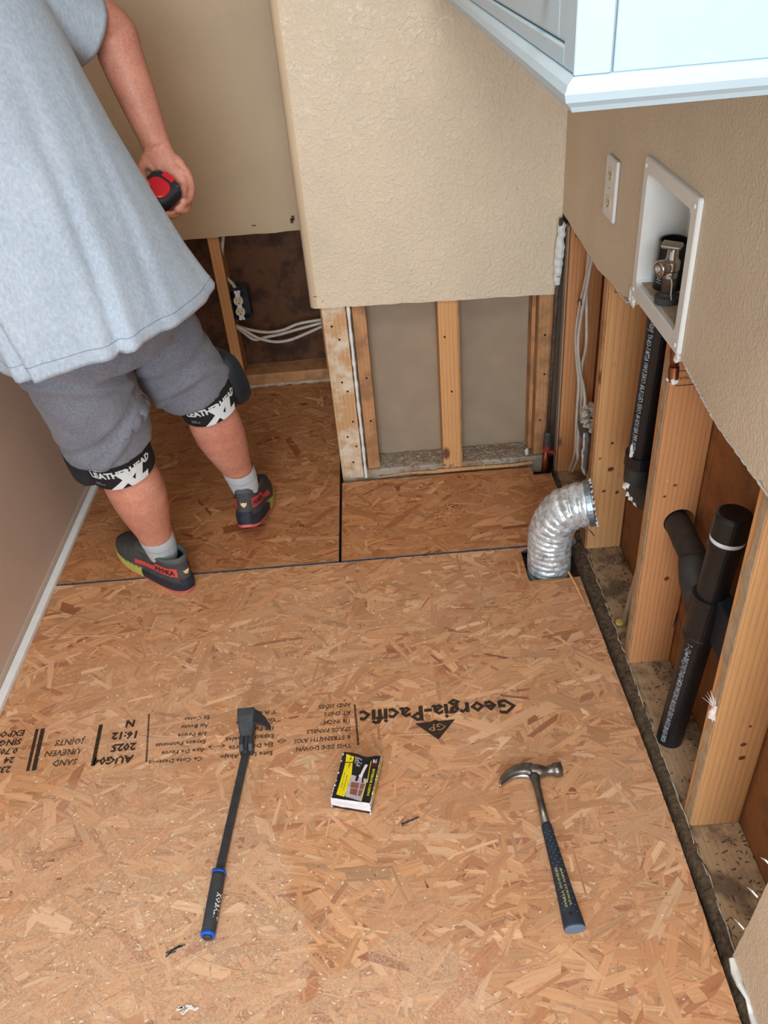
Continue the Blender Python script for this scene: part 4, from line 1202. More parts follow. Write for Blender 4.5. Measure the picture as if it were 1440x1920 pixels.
MB_ = Matrix.Translation(Q2) @ Matrix((hs.to_tuple()+(0,), hd.to_tuple()+(0,), (0, 0, 1, 0), (0, 0, 0, 1))).transposed()
for sgn in (-1, 1):
    bm = B()
    pr = [(-.004, -.010), (.0, -.014), (.012, -.014), (.024, -.010), (.034, -.004), (.036, .010), (.028, .016), (.006, .014), (-.003, .004)]
    rings = []
    for x, k in ((sgn*.0048, .9), (sgn*.0058, 1), (sgn*.0128, 1), (sgn*.0142, .86)):
        rings.append([MB_ @ Vector((x, .014+(a-.014)*k, .0015+(b-.0015)*k)) for a, b in pr])
    loft(bm, rings); obj('fork_cheek', bm, MAT['black_steel'], t)
bm = B(); cyl(bm, MB_ @ Vector((-.0155, .014, .002)), MB_ @ Vector((.0155, .014, .002)), .0055, 14); obj('pivot_pin', bm, MAT['black_steel'], t)
# striking head: a thick curved block ending in a flat edge, claw plate bent down to the right
bm = B()
rg = []
for y, w, z0_, z1_ in ((.026, .0125, .000, .016), (.036, .0150, .002, .020), (.050, .0172, .006, .026), (.064, .0185, .012, .033), (.076, .0188, .018, .037), (.080, .0185, .022, .038)):
    rg.append([MB_ @ Vector(p) for p in ((-w, y, z0_), (-w, y, z1_-.002), (-w+.003, y, z1_), (w-.003, y, z1_), (w, y, z1_-.002), (w, y, z0_))])
loft(bm, rg); obj('head_block', bm, MAT['black_steel'], t)
bm = B()
for i in range(2):
    P_ = [MB_ @ Vector((-.010+.006*k, .052+.010*i+.0022*k*k*.35, .0275+.0045*i)) for k in range(4)]
    tube(bm, P_, .0010, 6)
obj('head_ribs', bm, MAT['black_steel'], t)
bm = B()
rg = []
for s, yA, yB in ((0, .046, .080), (.35, .048, .079), (.7, .050, .071), (1, .046, .056)):
    x = .0150+.033*s; z = .034-.030*s - .004*s*s; th = .006*(1-s)+.001
    rg.append([MB_ @ Vector((x, yA, z-th)), MB_ @ Vector((x, yB, z-th)), MB_ @ Vector((x+.001, yB, z)), MB_ @ Vector((x+.001, yA, z))])
loft(bm, rg); obj('claw_plate', bm, MAT['black_steel'], t)
bm = B(); VF = text_mesh('KOBALT', 1, .03, 1); xs = [v[0] for v in VF[0]]; x0, x1 = min(xs), max(xs)
gx = (Q0-Q1).normalized(); gsd = Vector((-gx.y, gx.x, 0)) 
if gsd.x < 0: gsd = -gsd
def btx(x, y):
    s = .62-.40*(x-x0)/(x1-x0); th = radians(8)+ (y/.7)*radians(46)*1.0
    th = radians(64) - (y/.7)*radians(46)
    th = radians(58) - (y/.7)*radians(50)
    return Q0.lerp(Q1, s) + (gsd*cos(th) + Vector((0, 0, 1))*sin(th))*.0126
put_flat(bm, VF, btx); obj('maker_print', bm, MAT['ring_white'], g2, label='white maker lettering')

# crushed carton of screws
t = thing('screw_box', 'small crushed black and yellow screw carton on the floor', 'box', (-.12, .99, ZF))
bt = [Vector((-.1745, .9500, ZF)), Vector((-.0995, .9290, ZF)), Vector((-.0720, 1.0480, ZF)), Vector((-.1530, 1.0640, ZF))]
tp = [Vector((-.1712, .9445, .0395)), Vector((-.0980, .9270, .0385)), Vector((-.0735, 1.0340, .0375)), Vector((-.1474, 1.0490, .0400))]
N_ = 12
def crush(s, q):
    return Vector((0, 0, -.0035*math.exp(-((s-.62)**2+(q-.93)**2)/.03) + .0012*noise.noise((s*4, q*4, 3)) - .0016*math.exp(-((s-.1)**2+(q-.5)**2)/.05)))
def topP(s, q, off=.0):
    p = (tp[0]*(1-s)+tp[1]*s)*(1-q)+(tp[3]*(1-s)+tp[2]*s)*q
    q_in = .0045*math.exp(-((s-.6)**2)/.05)*(q**6)
    return p + crush(s, q) + Vector((0, -q_in, off))
bm = B()
grid = [[bm.verts.new(topP(i/N_, j/N_)) for i in range(N_+1)] for j in range(N_+1)]
for j in range(N_):
    for i in range(N_): bm.faces.new((grid[j][i], grid[j][i+1], grid[j+1][i+1], grid[j+1][i])).material_index = 0
def side(a, b, topring, mi, bulge):
    rows = [topring]
    for k in range(1, 5):
        q = k/4; row = []
        for i, tv in enumerate(topring):
            s = i/(len(topring)-1); bp = a*(1-s)+b*s
            if k == 4: p = bp
            else:
                p = tv.co.lerp(bp, q); out = (b-a).cross(Vector((0, 0, 1))).normalized()
                p = p + out*(bulge*sin(pi*q) + .0010*noise.noise((s*6, q*5, mi)))
            row.append(bm.verts.new(p))
        rows.append(row)
    for k in range(4):
        for i in range(len(topring)-1):
            bm.faces.new((rows[k][i], rows[k+1][i], rows[k+1][i+1], rows[k][i+1])).material_index = mi if k < 3 else (2 if mi == 1 else mi)
side(bt[0], bt[1], grid[0], 1, .0012)
side(bt[1], bt[2], [grid[j][N_] for j in range(N_+1)], 1, .0010)
side(bt[3], bt[0], [grid[j][0] for j in range(N_, -1, -1)], 0, .002)
side(bt[2], bt[3], [grid[N_][i] for i in range(N_, -1, -1)], 0, -.002)
carton = obj('carton', bm, [MAT['pack_black'], MAT['pack_white'], MAT['pack_black']], t)
def C2(x, y):
    q = (1100-y)/900; xl = 212+(1090-y)/900*232; xr = 990+(1150-y)/930*162
    return max(0, min(1, (x-xl)/(xr-xl))), max(0, min(1, q))
def art(name, polys, mat, off, label=None):
    bm = B()
    for poly in polys:
        f = bm.faces.new([bm.verts.new((p[0], p[1], 0)) for p in poly])
    bmesh.ops.triangulate(bm, faces=bm.faces[:])
    for _ in range(3): bmesh.ops.subdivide_edges(bm, edges=[e for e in bm.edges if e.calc_length() > 90], cuts=1)
    bmesh.ops.triangulate(bm, faces=bm.faces[:])
    for v in bm.verts: v.co = topP(*C2(v.co.x, v.co.y), off)
    o = obj(name, bm, mat, carton)
    if label: o['label'] = label
    return o
art('yellow_band', [[(490, 240), (640, 270), (618, 380), (472, 395)], [(470, 412), (614, 400), (600, 600), (560, 800), (470, 1050), (305, 1030), (380, 760), (445, 520)]], MAT['pack_yellow'], .0004)
art('photo_ground', [[(600, 625), (930, 680), (890, 780), (820, 1090), (490, 1042), (540, 760)]], MAT['pack_grey'], .0004)
art('photo_door', [[(600, 762), (880, 772), (800, 1005), (578, 992)]], MAT['pack_brown'], .0007)
art('door_rails', [[(592, 868), (862, 880), (859, 892), (590, 880)], [(765, 768), (790, 769), (742, 1000), (722, 999)]], MAT['pack_grey'], .0009)
art('photo_tool', [[(860, 385), (915, 395), (820, 620), (770, 615)], [(750, 610), (830, 610), (810, 670), (745, 660)]], MAT['pack_white'], .0009)
art('tool_shadow', [[(700, 640), (750, 650), (720, 745), (672, 735)], [(815, 660), (845, 665), (840, 760), (808, 755)]], MAT['pack_black'], .0009)
art('red_square', [[(985, 300), (1115, 312), (1092, 440), (968, 428)]], MAT['pack_red'], .0005)
art('fine_lines', [[(968, 300), (980, 301), (925, 740), (912, 738)], [(885, 770), (897, 771), (826, 1090), (815, 1088)]], MAT['pack_yellow'], .0008)
bm = B()
def ctext(bm, s, xa, ya, xb, yb, h, mi=0, off=.0010):
    VF = text_mesh(s, 1, .02, 1); xs = [v[0] for v in VF[0]]; x0, x1 = min(xs), max(xs)
    d = Vector((xb-xa, yb-ya, 0)); L = d.length; d /= L; n = Vector((-d.y, d.x, 0))
    put_flat(bm, VF, lambda x, y: topP(*C2(*(Vector((xa, ya, 0)) + d*L*(x-x0)/(x1-x0) - n*(y/.7*h)).xy), off), mi)
ctext(bm, 'EXTERIOR SCREWS', 1015, 468, 925, 975, 46)
obj('carton_title', bm, MAT['pack_yellow'], carton, label='yellow carton title')
bm = B()
for k, (x, y, s) in enumerate(((655, 300, 'STAR'), (655, 350, 'DRIVE'), (650, 400, '2 in'), (720, 300, 'TOOL'), (715, 380, 'No 8'), (690, 450, 'BIT'))): ctext(bm, s, x, y, x+70, y+14, 34)
ctext(bm, 'GRK' if 0 else 'RS', 1010, 350, 1085, 356, 70)
obj('carton_small_print', bm, MAT['pack_white'], carton, kind='stuff')
bm = B()
ctext(bm, 'Wood to wood', 500, 640, 440, 930, 22); ctext(bm, 'interior or exterior', 455, 600, 395, 900, 18); ctext(bm, '1 lb', 560, 270, 555, 350, 40); ctext(bm, '85 pc', 545, 420, 525, 500, 34)
obj('band_print', bm, MAT['pack_black'], carton, kind='stuff')
bm = B()   # yellow strip on the carton's right side
rows = []
for j in range(13):
    q = j/12*.80+.12; a = topP(1, q); b_ = bt[1].lerp(bt[2], q); o_ = Vector((.0016, -.0003, 0))
    rows.append((bm.verts.new(a.lerp(b_, .10)+o_), bm.verts.new(a.lerp(b_, .48)+o_*1.4)))
for j in range(12): bm.faces.new((rows[j][0], rows[j][1], rows[j+1][1], rows[j+1][0]))
obj('side_strip', bm, MAT['pack_yellow'], carton)
bm = B()   # worn white corners
for a, b_ in ((tp[0], tp[3]), (tp[1], tp[2]), (tp[0], tp[1]), (tp[1], bt[1]), (tp[0], bt[0])):
    for k in range(10):
        s = Rr.rand(); p = a.lerp(b_, s); sphere(bm, p+Vector((0, 0, -.0010)), Rr.uniform(.0012, .0022), 1, (1, 1.5, .6), 0, .5)
obj('worn_edges', bm, MAT['pack_white'], carton, kind='stuff')

# one loose screw
t = thing('loose_screw', 'single dark screw lying on the floor right of the carton', 'screw', (-.023, .907, ZF))
a = Vector((-.0405, .8993, ZF+.0035)); b = Vector((-.0060, .9136, ZF+.0016)); d = (b-a).normalized(); L = (b-a).length
bm = B(); prof = [(0, .0034), (.0006, .0036), (.0030, .0016), (.010, .0014)]
for k in range(14):
    s = .010+(L-.016)*k/14; prof += [(s, .0012), (s+.0008, .0019)]
prof += [(L-.005, .0014), (L, .0002)]
lathe(bm, a, d, prof, 12); obj('screw', bm, MAT['black_steel'], t)
bm = B(); cyl(bm, a-d*.0002, a+d*.0004, .0013, 6); obj('drive_recess', bm, MAT['dark'], t)

# scraps
t = thing('paint_chip', 'white paint chip on the floor at the bottom edge of the photo', 'paint chip', (-.362, .495, ZF))
c = at(2, ZF, 352, 1893)
bm = B()
for i in range(7):
    p = c + Vector((Rr.uniform(-.014, .014), Rr.uniform(-.007, .007), .0008)); a = Rr.uniform(-.3, .9)
    box(bm, (-.007*Rr.uniform(.4, 1), -.0018, -.0006), (.007*Rr.uniform(.4, 1), .0018, .0006), .0003, 1, 0, Matrix.Translation(p) @ Matrix.Rotation(a, 4, 'Z'))
obj('flakes', bm, MAT['gypsum'], t)
t = thing('bark_sliver', 'dark grey sliver of bark below the pry bar grip', 'splinter', (-.40, .67, ZF))
c = at(2, ZF, 333, 1779)
bm = B()
for i in range(8):
    p = c + Vector((Rr.uniform(-.016, .016), 0, .0006)); p.y += (p.x-c.x)*.45+Rr.uniform(-.003, .003)
    box(bm, (-.008*Rr.uniform(.3, 1), -.0014, -.0005), (.008*Rr.uniform(.3, 1), .0014, .0005), .0003, 1, 0, Matrix.Translation(p) @ Matrix.Rotation(.45+Rr.uniform(-.3, .3), 4, 'Z'))
obj('sliver', bm, MAT['vent_dark'], t)
t = thing('osb_splinter', 'pale splinter of board standing up beside the foil duct', 'splinter', (.45, 1.50, 0))
bm = B(); a = at(2, .010, 1068, 1075); b = at(2, .004, 1105, 1150)
tube(bm, [a+Vector((-.002, .004, .002)), a.lerp(b, .4)+Vector((0, 0, .003)), b], [.003, .0052, .0008], 5); obj('splinter', bm, MAT['stud'], t)

# ------------------------------------------------------------------ the worker
FW = Vector((-.79, .613, 0)).normalized(); RT = Vector((FW.y, -FW.x, 0)); UP = Vector((0, 0, 1))
man = thing('person', 'person seen from behind in grey t-shirt, dark shorts and knee pads holding a tape measure', 'person', (-.53, 1.78, 0))
KL = Vector((-.627, 1.610, .450)); AL = Vector((-.618, 1.684, .100)); HL = Vector((-.650, 1.540, .820))
KR = Vector((-.442, 1.782, .494)); AR = Vector((-.410, 1.866, .165)); HR = Vector((-.548, 1.690, .820))
fL = Vector((-.74, .67, 0)).normalized(); fR = Vector((.02, 1.0, 0)).normalized()

def rings_along(P, rad, n=26, back=None, bk=None):
    """tube rings with horizontal-ish sections; back: direction the calf bulges to"""
    T, U = frames(P); out = []
    for i, p in enumerate(P):
        V_ = T[i].cross(U[i]); c = p + (back*bk[i] if back is not None else Vector((0, 0, 0)))
        out.append([c + (U[i]*cos(2*pi*k/n)+V_*sin(2*pi*k/n))*rad[i] for k in range(n)])
    return out
bm = B()
tors = [(.72, -.560, 1.600, .150, .115), (.80, -.565, 1.605, .172, .130), (.90, -.585, 1.615, .176, .138), (1.02, -.615, 1.635, .168, .132), (1.14, -.648, 1.658, .178, .132), (1.26, -.676, 1.680, .186, .126), (1.36, -.694, 1.694, .160, .100), (1.42, -.702, 1.702, .096, .072), (1.46, -.706, 1.706, .066, .064)]
loft(bm, [ell((x-.045, y, z), RT, FW, a, b, 32, 2.3) for z, x, y, a, b in tors])
HC = Vector((-.785, 1.738, 1.600))
tube(bm, [Vector((-.745, 1.702, 1.38)), Vector((-.757, 1.712, 1.48)), HC+Vector((0, 0, -.03))], [.066, .060, .058], 20)
HX = Matrix((RT.to_tuple(), FW.to_tuple(), (0, 0, 1))).transposed()
def hp(x, y, z): return HC + HX @ Vector((x, y, z))
def blob(c, r, sc):
    q = bmesh.ops.create_icosphere(bm, subdivisions=3, radius=1.0)
    for v in q['verts']: v.co = Vector(c) + HX @ Vector((v.co.x*r*sc[0], v.co.y*r*sc[1], v.co.z*r*sc[2]))
blob(hp(0, 0, .03), .1, (.76, .95, .98)); blob(hp(0, .022, -.045), .1, (.60, .66, .66)); blob(hp(0, .050, -.085), .03, (1.1, .9, .8))
blob(hp(0, .092, -.012), .016, (.9, 1.2, 1.7)); blob(hp(0, .100, -.028), .014, (1.25, 1, .8)); blob(hp(0, .080, .03), .03, (1.7, .5, .45)); blob(hp(0, .083, -.058), .014, (1.7, .7, .6))
for s in (-1, 1): blob(hp(s*.078, -.008, -.008), .03, (.28, .62, 1.05)); blob(hp(s*.045, .066, -.020), .025, (1, .7, .8))
# legs: thigh, knee, calf, ankle, foot
def leg(H, Kn, An, fw, k, drop=0.0):
    P = [H, H.lerp(Kn, .35), H.lerp(Kn, .72), Kn, Kn.lerp(An, .12), Kn.lerp(An, .26), Kn.lerp(An, .40), Kn.lerp(An, .56), Kn.lerp(An, .74), Kn.lerp(An, .90), An, An+Vector((0, 0, -.045))]
    rad = [x*k for x in (.092, .094, .080, .064, .0635, .067, .066, .058, .046, .0385, .0370, .030)]
    bk = [0, 0, 0, 0, .006, .013, .014, .010, .004, 0, 0, 0]
    P2 = catmull(P, 3)
    it = lambda L: [L[i]+(L[i+1]-L[i])*j/3 for i in range(len(L)-1) for j in range(3)]+[L[-1]]
    loft(bm, rings_along(P2, it(rad), 26, -fw, it(bk)))
    f0 = An + Vector((0, 0, -.055))
    loft(bm, [ell(f0+fw*s*(.82 if drop else 1)+UP*(z-s*drop), fw.cross(UP), UP, a, b, 16) for s, z, a, b in ((-.045, 0, .018, .022), (-.02, .004, .024, .030), (.03, .004, .026, .034), (.10, -.010, .030, .022), (.15, -.018, .030, .014), (.18, -.022, .020, .010))])
leg(HL, KL, AL, fL, 1.0); leg(HR, KR, AR, fR, .95, .46)
# right arm
SH = Vector((-.645, 1.828, 1.335)); EL = at(1, 1.985, 206, 52); WR = at(1, 1.950, 293, 272)
D0 = (WR-EYE).dot(f_)
def hand(px, py, dz=0.0):
    w = r_*((px-720)/1536.12) + d_*((py-960)/1536.12) + f_
    return EYE + w*(D0-dz)
Pa = [SH, SH.lerp(EL, .5)+Vector((0, 0, .01)), EL, EL.lerp(WR, .22), EL.lerp(WR, .45), EL.lerp(WR, .70), EL.lerp(WR, .90), WR]
ra = [.054, .054, .047, .0475, .0445, .0385, .0335, .0325]
Pa2 = catmull(Pa, 4); ra2 = [ra[i]+(ra[i+1]-ra[i])*j/4 for i in range(len(ra)-1) for j in range(4)]+[ra[-1]]
loft(bm, rings_along(Pa2, ra2, 22))
# palm: flattened sections from wrist to knuckles
cu_, cv_ = r_, d_
def palm(px, py, dz, a, b, ang):
    q = radians(ang); u = cu_*cos(q)+cv_*sin(q); return ell(hand(px, py, dz), u, -f_, a, b, 22, 2.4)
loft(bm, [palm(293, 266, 0, .0315, .026, 0), palm(297, 280, 0, .0325, .022, -4), palm(304, 298, .002, .040, .019, 6), palm(312, 316, .0, .0455, .0165, 14), palm(320, 331, -.004, .043, .0135, 20), palm(325, 341, -.006, .037, .010, 22)])
loft(bm, [palm(276, 290, .010, .010, .010, 0), palm(276, 300, .014, .018, .015, 20), palm(281, 314, .014, .018, .014, 30), palm(286, 324, .012, .009, .009, 30)])   # ball of the thumb
loft(bm, [palm(328, 292, .006, .010, .010, 0), palm(334, 302, .009, .014, .013, 0), palm(341, 314, .008, .012, .012, 0), palm(345, 322, .006, .007, .008, 0)])   # heel of the little finger
def finger(pts, r):
    P = catmull([hand(*p) for p in pts], 5); m = len(P)-1
    tube(bm, P, [r*(1.05-.22*(i/m)) if i < m-1 else r*(.62 if i == m-1 else .25) for i in range(m+1)], 14)
finger([(340, 312, 0), (352, 326, .001), (359, 352, .003), (355, 372, .020), (346, 378, .040), (338, 377, .050)], .0095)
finger([(330, 324, -.004), (342, 348, -.010), (352, 378, -.008), (348, 393, .012), (336, 393, .036), (327, 391, .046)], .0100)
finger([(315, 332, -.006), (326, 358, -.014), (336, 386, -.010), (331, 402, .010), (317, 403, .036), (308, 400, .045)], .0100)
finger([(302, 334, -.006), (308, 362, -.014), (316, 390, -.010), (310, 404, .010), (296, 403, .034), (288, 399, .044)], .0098)
finger([(274, 300, .014), (264, 318, .030), (268, 338, .050), (280, 352, .060)], .0110)
# left arm (out of frame)
SL = Vector((-.820, 1.570, 1.340)); EL2 = Vector((-.885, 1.640, 1.135)); WL = Vector((-.872, 1.860, 1.110))
Pb = catmull([SL, SL.lerp(EL2, .5), EL2, EL2.lerp(WL, .3), EL2.lerp(WL, .7), WL], 4)
rb = [.054, .054, .047, .046, .038, .031]; rb2 = [rb[i]+(rb[i+1]-rb[i])*j/4 for i in range(5) for j in range(4)]+[rb[-1]]
loft(bm, rings_along(Pb, rb2, 20))
dW = (WL-EL2).normalized(); sW = dW.cross(UP).normalized(); nW = sW.cross(dW)
loft(bm, [ell(WL+dW*s, sW, nW, a, b, 16) for s, a, b in ((-.01, .030, .025), (.03, .040, .018), (.08, .043, .014), (.095, .036, .010))])
for j, (q, L_) in enumerate(((-.030, .060), (-.010, .072), (.011, .068), (.030, .052))):
    a = WL+dW*.085+sW*q; tube(bm, catmull([a, a+dW*L_*.5-nW*.006, a+dW*L_-nW*.022], 4), [.0095]*7+[.008, .003], 10)
a = WL+dW*.03+sW*.035; tube(bm, catmull([a, a+dW*.03+sW*.028, a+dW*.07+sW*.036-nW*.01], 4), [.012]*6+[.010, .008, .003], 10)
body = obj('body', bm, MAT['skin'], man)
md = body.modifiers.new('one_surface', 'REMESH'); md.mode = 'VOXEL'; md.voxel_size = .0042; md.use_smooth_shade = True
md = body.modifiers.new('relax', 'SMOOTH'); md.iterations = 5; md.factor = .5
bake(body)
# hair and brows
bm = B()
q = bmesh.ops.create_icosphere(bm, subdivisions=4, radius=1.0)
for v in list(bm.verts):
    d = v.co.copy(); v.co = hp(d.x*.082, d.y*.101-.004, .034+d.z*.102) + d*.004*noise.noise(d*14)
bmesh.ops.delete(bm, geom=[v for v in bm.verts if (v.co-HC).z < -.045 + .0*v.co.x or ((v.co-HC).dot(FW) > .045 and (v.co-HC).z < .062)], context='VERTS')
obj('hair', bm, MAT['hair'], man, smooth=True)
bm = B()
bm.free()
for s in (-1, 1):
    bm = B(); sphere(bm, hp(s*.031, .077, .008), .011, 2); ey = obj('eye', bm, MAT['ring_white'], man, smooth=True)
    bm = B(); sphere(bm, hp(s*.031, .0865, .008), .0045, 2); obj('iris', bm, MAT['hair'], ey, smooth=True)
    bm = B(); tube(bm, [hp(s*.014, .093, .027), hp(s*.03, .092, .032), hp(s*.047, .082, .028)], .0035, 6); obj('eyebrow', bm, MAT['hair'], man, smooth=True)

# ---- t-shirt
def fold(t, z):
    k = max(0.0, (1.28-z)/.52)
    n = noise.noise((cos(t)*2.4+z*1.5, sin(t)*2.4, z*1.1+4))*.035*k + noise.noise((cos(t)*6, sin(t)*6, z*2.2))*.014*k
    for t0, dz, w, a in ((-.64, .4, .12, .050), (-1.40, 1.2, .045, -.040), (-1.29, 1.2, .08, .022), (-1.80, .9, .035, -.095), (-1.69, .9, .08, .075), (-1.93, .9, .09, .035), (-1.85, .30, .10, .020), (-2.95, -.8, .040, -.080), (-2.82, -.8, .08, .055), (-3.08, -.8, .08, .035), (-2.35, .15, .13, .022), (-.15, .25, .12, .03)):
        d = (t-(t0+dz*(z-.9))+pi) % (2*pi)-pi
        n += a*k*math.exp(-(d/w)**2)
    return 1+n
bm = B()
sh = [(.756, -.524, 1.628, .246, .176), (.765, -.524, 1.628, .247, .177), (.80, -.534, 1.630, .240, .174), (.86, -.551, 1.634, .230, .170), (.93, -.572, 1.640, .222, .166), (1.01, -.598, 1.650, .214, .162), (1.10, -.630, 1.662, .210, .158), (1.19, -.660, 1.674, .212, .154), (1.27, -.682, 1.686, .212, .146), (1.33, -.692, 1.693, .202, .132), (1.38, -.698, 1.698, .172, .110), (1.42, -.702, 1.702, .128, .092), (1.445, -.705, 1.705, .090, .082), (1.46, -.707, 1.707, .084, .078)]
dense = []
for i in range(len(sh)-1):
    m = max(1, int((sh[i+1][0]-sh[i][0])/.012))
    for j in range(m): dense.append(tuple(sh[i][k]+(sh[i+1][k]-sh[i][k])*j/m for k in range(5)))
dense.append(sh[-1])
rg = []
for z, x, y, a, b in dense:
    n = 120; ring = []
    lowk = max(0, 1-(z-.756)/.12)
    for i in range(n):
        t_ = 2*pi*i/n; ct, st = cos(t_), sin(t_)
        e = 2.25; fx = math.copysign(abs(ct)**(2/e), ct); fy = math.copysign(abs(st)**(2/e), st)
        k = fold(t_-2*pi if t_ > pi else t_, z)
        p = Vector((x-.045, y, z)) + RT*(a*fx*k) + FW*(b*fy*k)
        p.z += lowk*(.016*ct - .008*st + .010*noise.noise((ct*2, st*2, 9)))
        ring.append(p)
    rg.append(ring)
loft(bm, rg, False, False)
tee = obj('t_shirt', bm, MAT['tee'], man, smooth=True)
# sleeves
def sleeve(bm, secs):
    rr = []
    for c, u, v, a, b in secs:
        u = Vector(u).normalized(); v = (Vector(v)-u*Vector(v).dot(u)).normalized()
        rr.append(ell(c, u, v, a, b, 48, 2.1, lambda t: 1+.05*noise.noise((cos(t)*2, sin(t)*2, Vector(c).z*7))))
    loft(bm, rr, False, False)
    return rr
hemc = at(1, 1.945, 154, 58)
vdn = d_*.98 - r_*.06
bm = B()
s0 = Vector((-.700, 1.775, 1.315)); s1 = Vector((-.655, 1.835, 1.318))
ss = sleeve(bm, [(s0, vdn, FW, .112, .098), (s1, vdn, FW, .102, .090), (s1.lerp(hemc, .35), vdn, FW, .092, .084), (s1.lerp(hemc, .7), vdn, FW, .082, .080), (hemc.lerp(s1, .06), vdn, FW, .0765, .076), (hemc, vdn, FW, .0755, .0755)])
slR = obj('sleeve', bm, MAT['tee'], tee, smooth=True)
bm = B()
hl = SL.lerp(EL2, .66); s0 = Vector((-.790, 1.605, 1.335))
dn = (EL2-SL).normalized(); u = FW; v = dn.cross(u)
sleeve(bm, [(s0, u, Vector((0, 0, -1)), .092, .100), (SL+dn*.02, u, v, .088, .088), (SL.lerp(hl, .6), u, v, .080, .078), (hl, u, v, .074, .072)])
slL = obj('sleeve', bm, MAT['tee'], tee, smooth=True)
for o in (tee, slR, slL):
    md = o.modifiers.new('thickness', 'SOLIDIFY'); md.thickness = .003; md.offset = -1
# hem stitching and collar
bm = B()
for z_i in (1,): tube(bm, [p + (p-Vector((-.569, 1.628, p.z))).normalized()*.0006 for p in rg[2]] + [rg[2][0]], .0007, 5, 0, False)
obj('hem_stitching', bm, MAT['tee_seam'], tee)
bm = B(); tube(bm, rg[-1]+[rg[-1][0]], .007, 8, 0, False); obj('collar', bm, MAT['tee'], tee, smooth=True)
bm = B(); tube(bm, [p for p in ss[1]]+[ss[1][0]], .0011, 5, 0, False); obj('sleeve_seam', bm, MAT['tee_seam'], tee)

# ---- shorts
bm = B()
loft(bm, [ell((x-.025, y+.012, z), RT, FW, a, b, 36, 2.3) for z, x, y, a, b in ((.69, -.552, 1.592, .150, .112), (.74, -.556, 1.596, .180, .132), (.80, -.562, 1.604, .184, .132), (.88, -.578, 1.614, .172, .128), (.94, -.60, 1.63, .160, .120))])
def short_leg(H, Kn, hem, r0, r1, r2):
    P = catmull([H+Vector((0, 0, -.01)), H.lerp(hem, .35), H.lerp(hem, .7), hem], 6); m = len(P)-1
    loft(bm, rings_along(P, [r0+(r1-r0)*min(1, i/m*2) + (r2-r1)*max(0, i/m*2-1) for i in range(m+1)], 34))
hemL = Vector((-.630, 1.594, .484)); hemR = Vector((-.454, 1.772, .508))
short_leg(HL+Vector((.01, .0, 0)), KL, hemL, .100, .106, .098)
short_leg(HR+Vector((-.0, 0, 0)), KR, hemR, .098, .100, .088)
shorts = obj('shorts', bm, MAT['shorts'], man)
md = shorts.modifiers.new('r', 'REMESH'); md.mode = 'VOXEL'; md.voxel_size = .0065; md.use_smooth_shade = True
md = shorts.modifiers.new('s', 'SMOOTH'); md.iterations = 8; md.factor = .5
me = bake(shorts)
off = Vector(man.location)
for v in me.vertices:
    p = v.co
    n = Vector(v.normal)
    if p.z < .515 and n.z < -.6: continue
    k = .007*noise.noise((p.x*9+p.z*6, p.y*9-p.z*4, p.z*7)) + .0025*noise.noise(p*34)
    for c, w, a, sl in (((hemL, .066, .012, .55)), ((hemL, .105, -.009, .7)), ((hemR, .075, .008, -.35)), ((hemR, .14, -.007, .4)), ((hemL, .17, .009, -.3))):
        q = p-c
        if Vector((q.x, q.y)).length < .15:
            s = q.z - w - sl*(q.dot(RT)) + .9*q.dot(RT)**2*(1 if w < .1 else 0)*6
            k += a*math.exp(-(s/.012)**2)
    v.co = p + n*k
me.update()

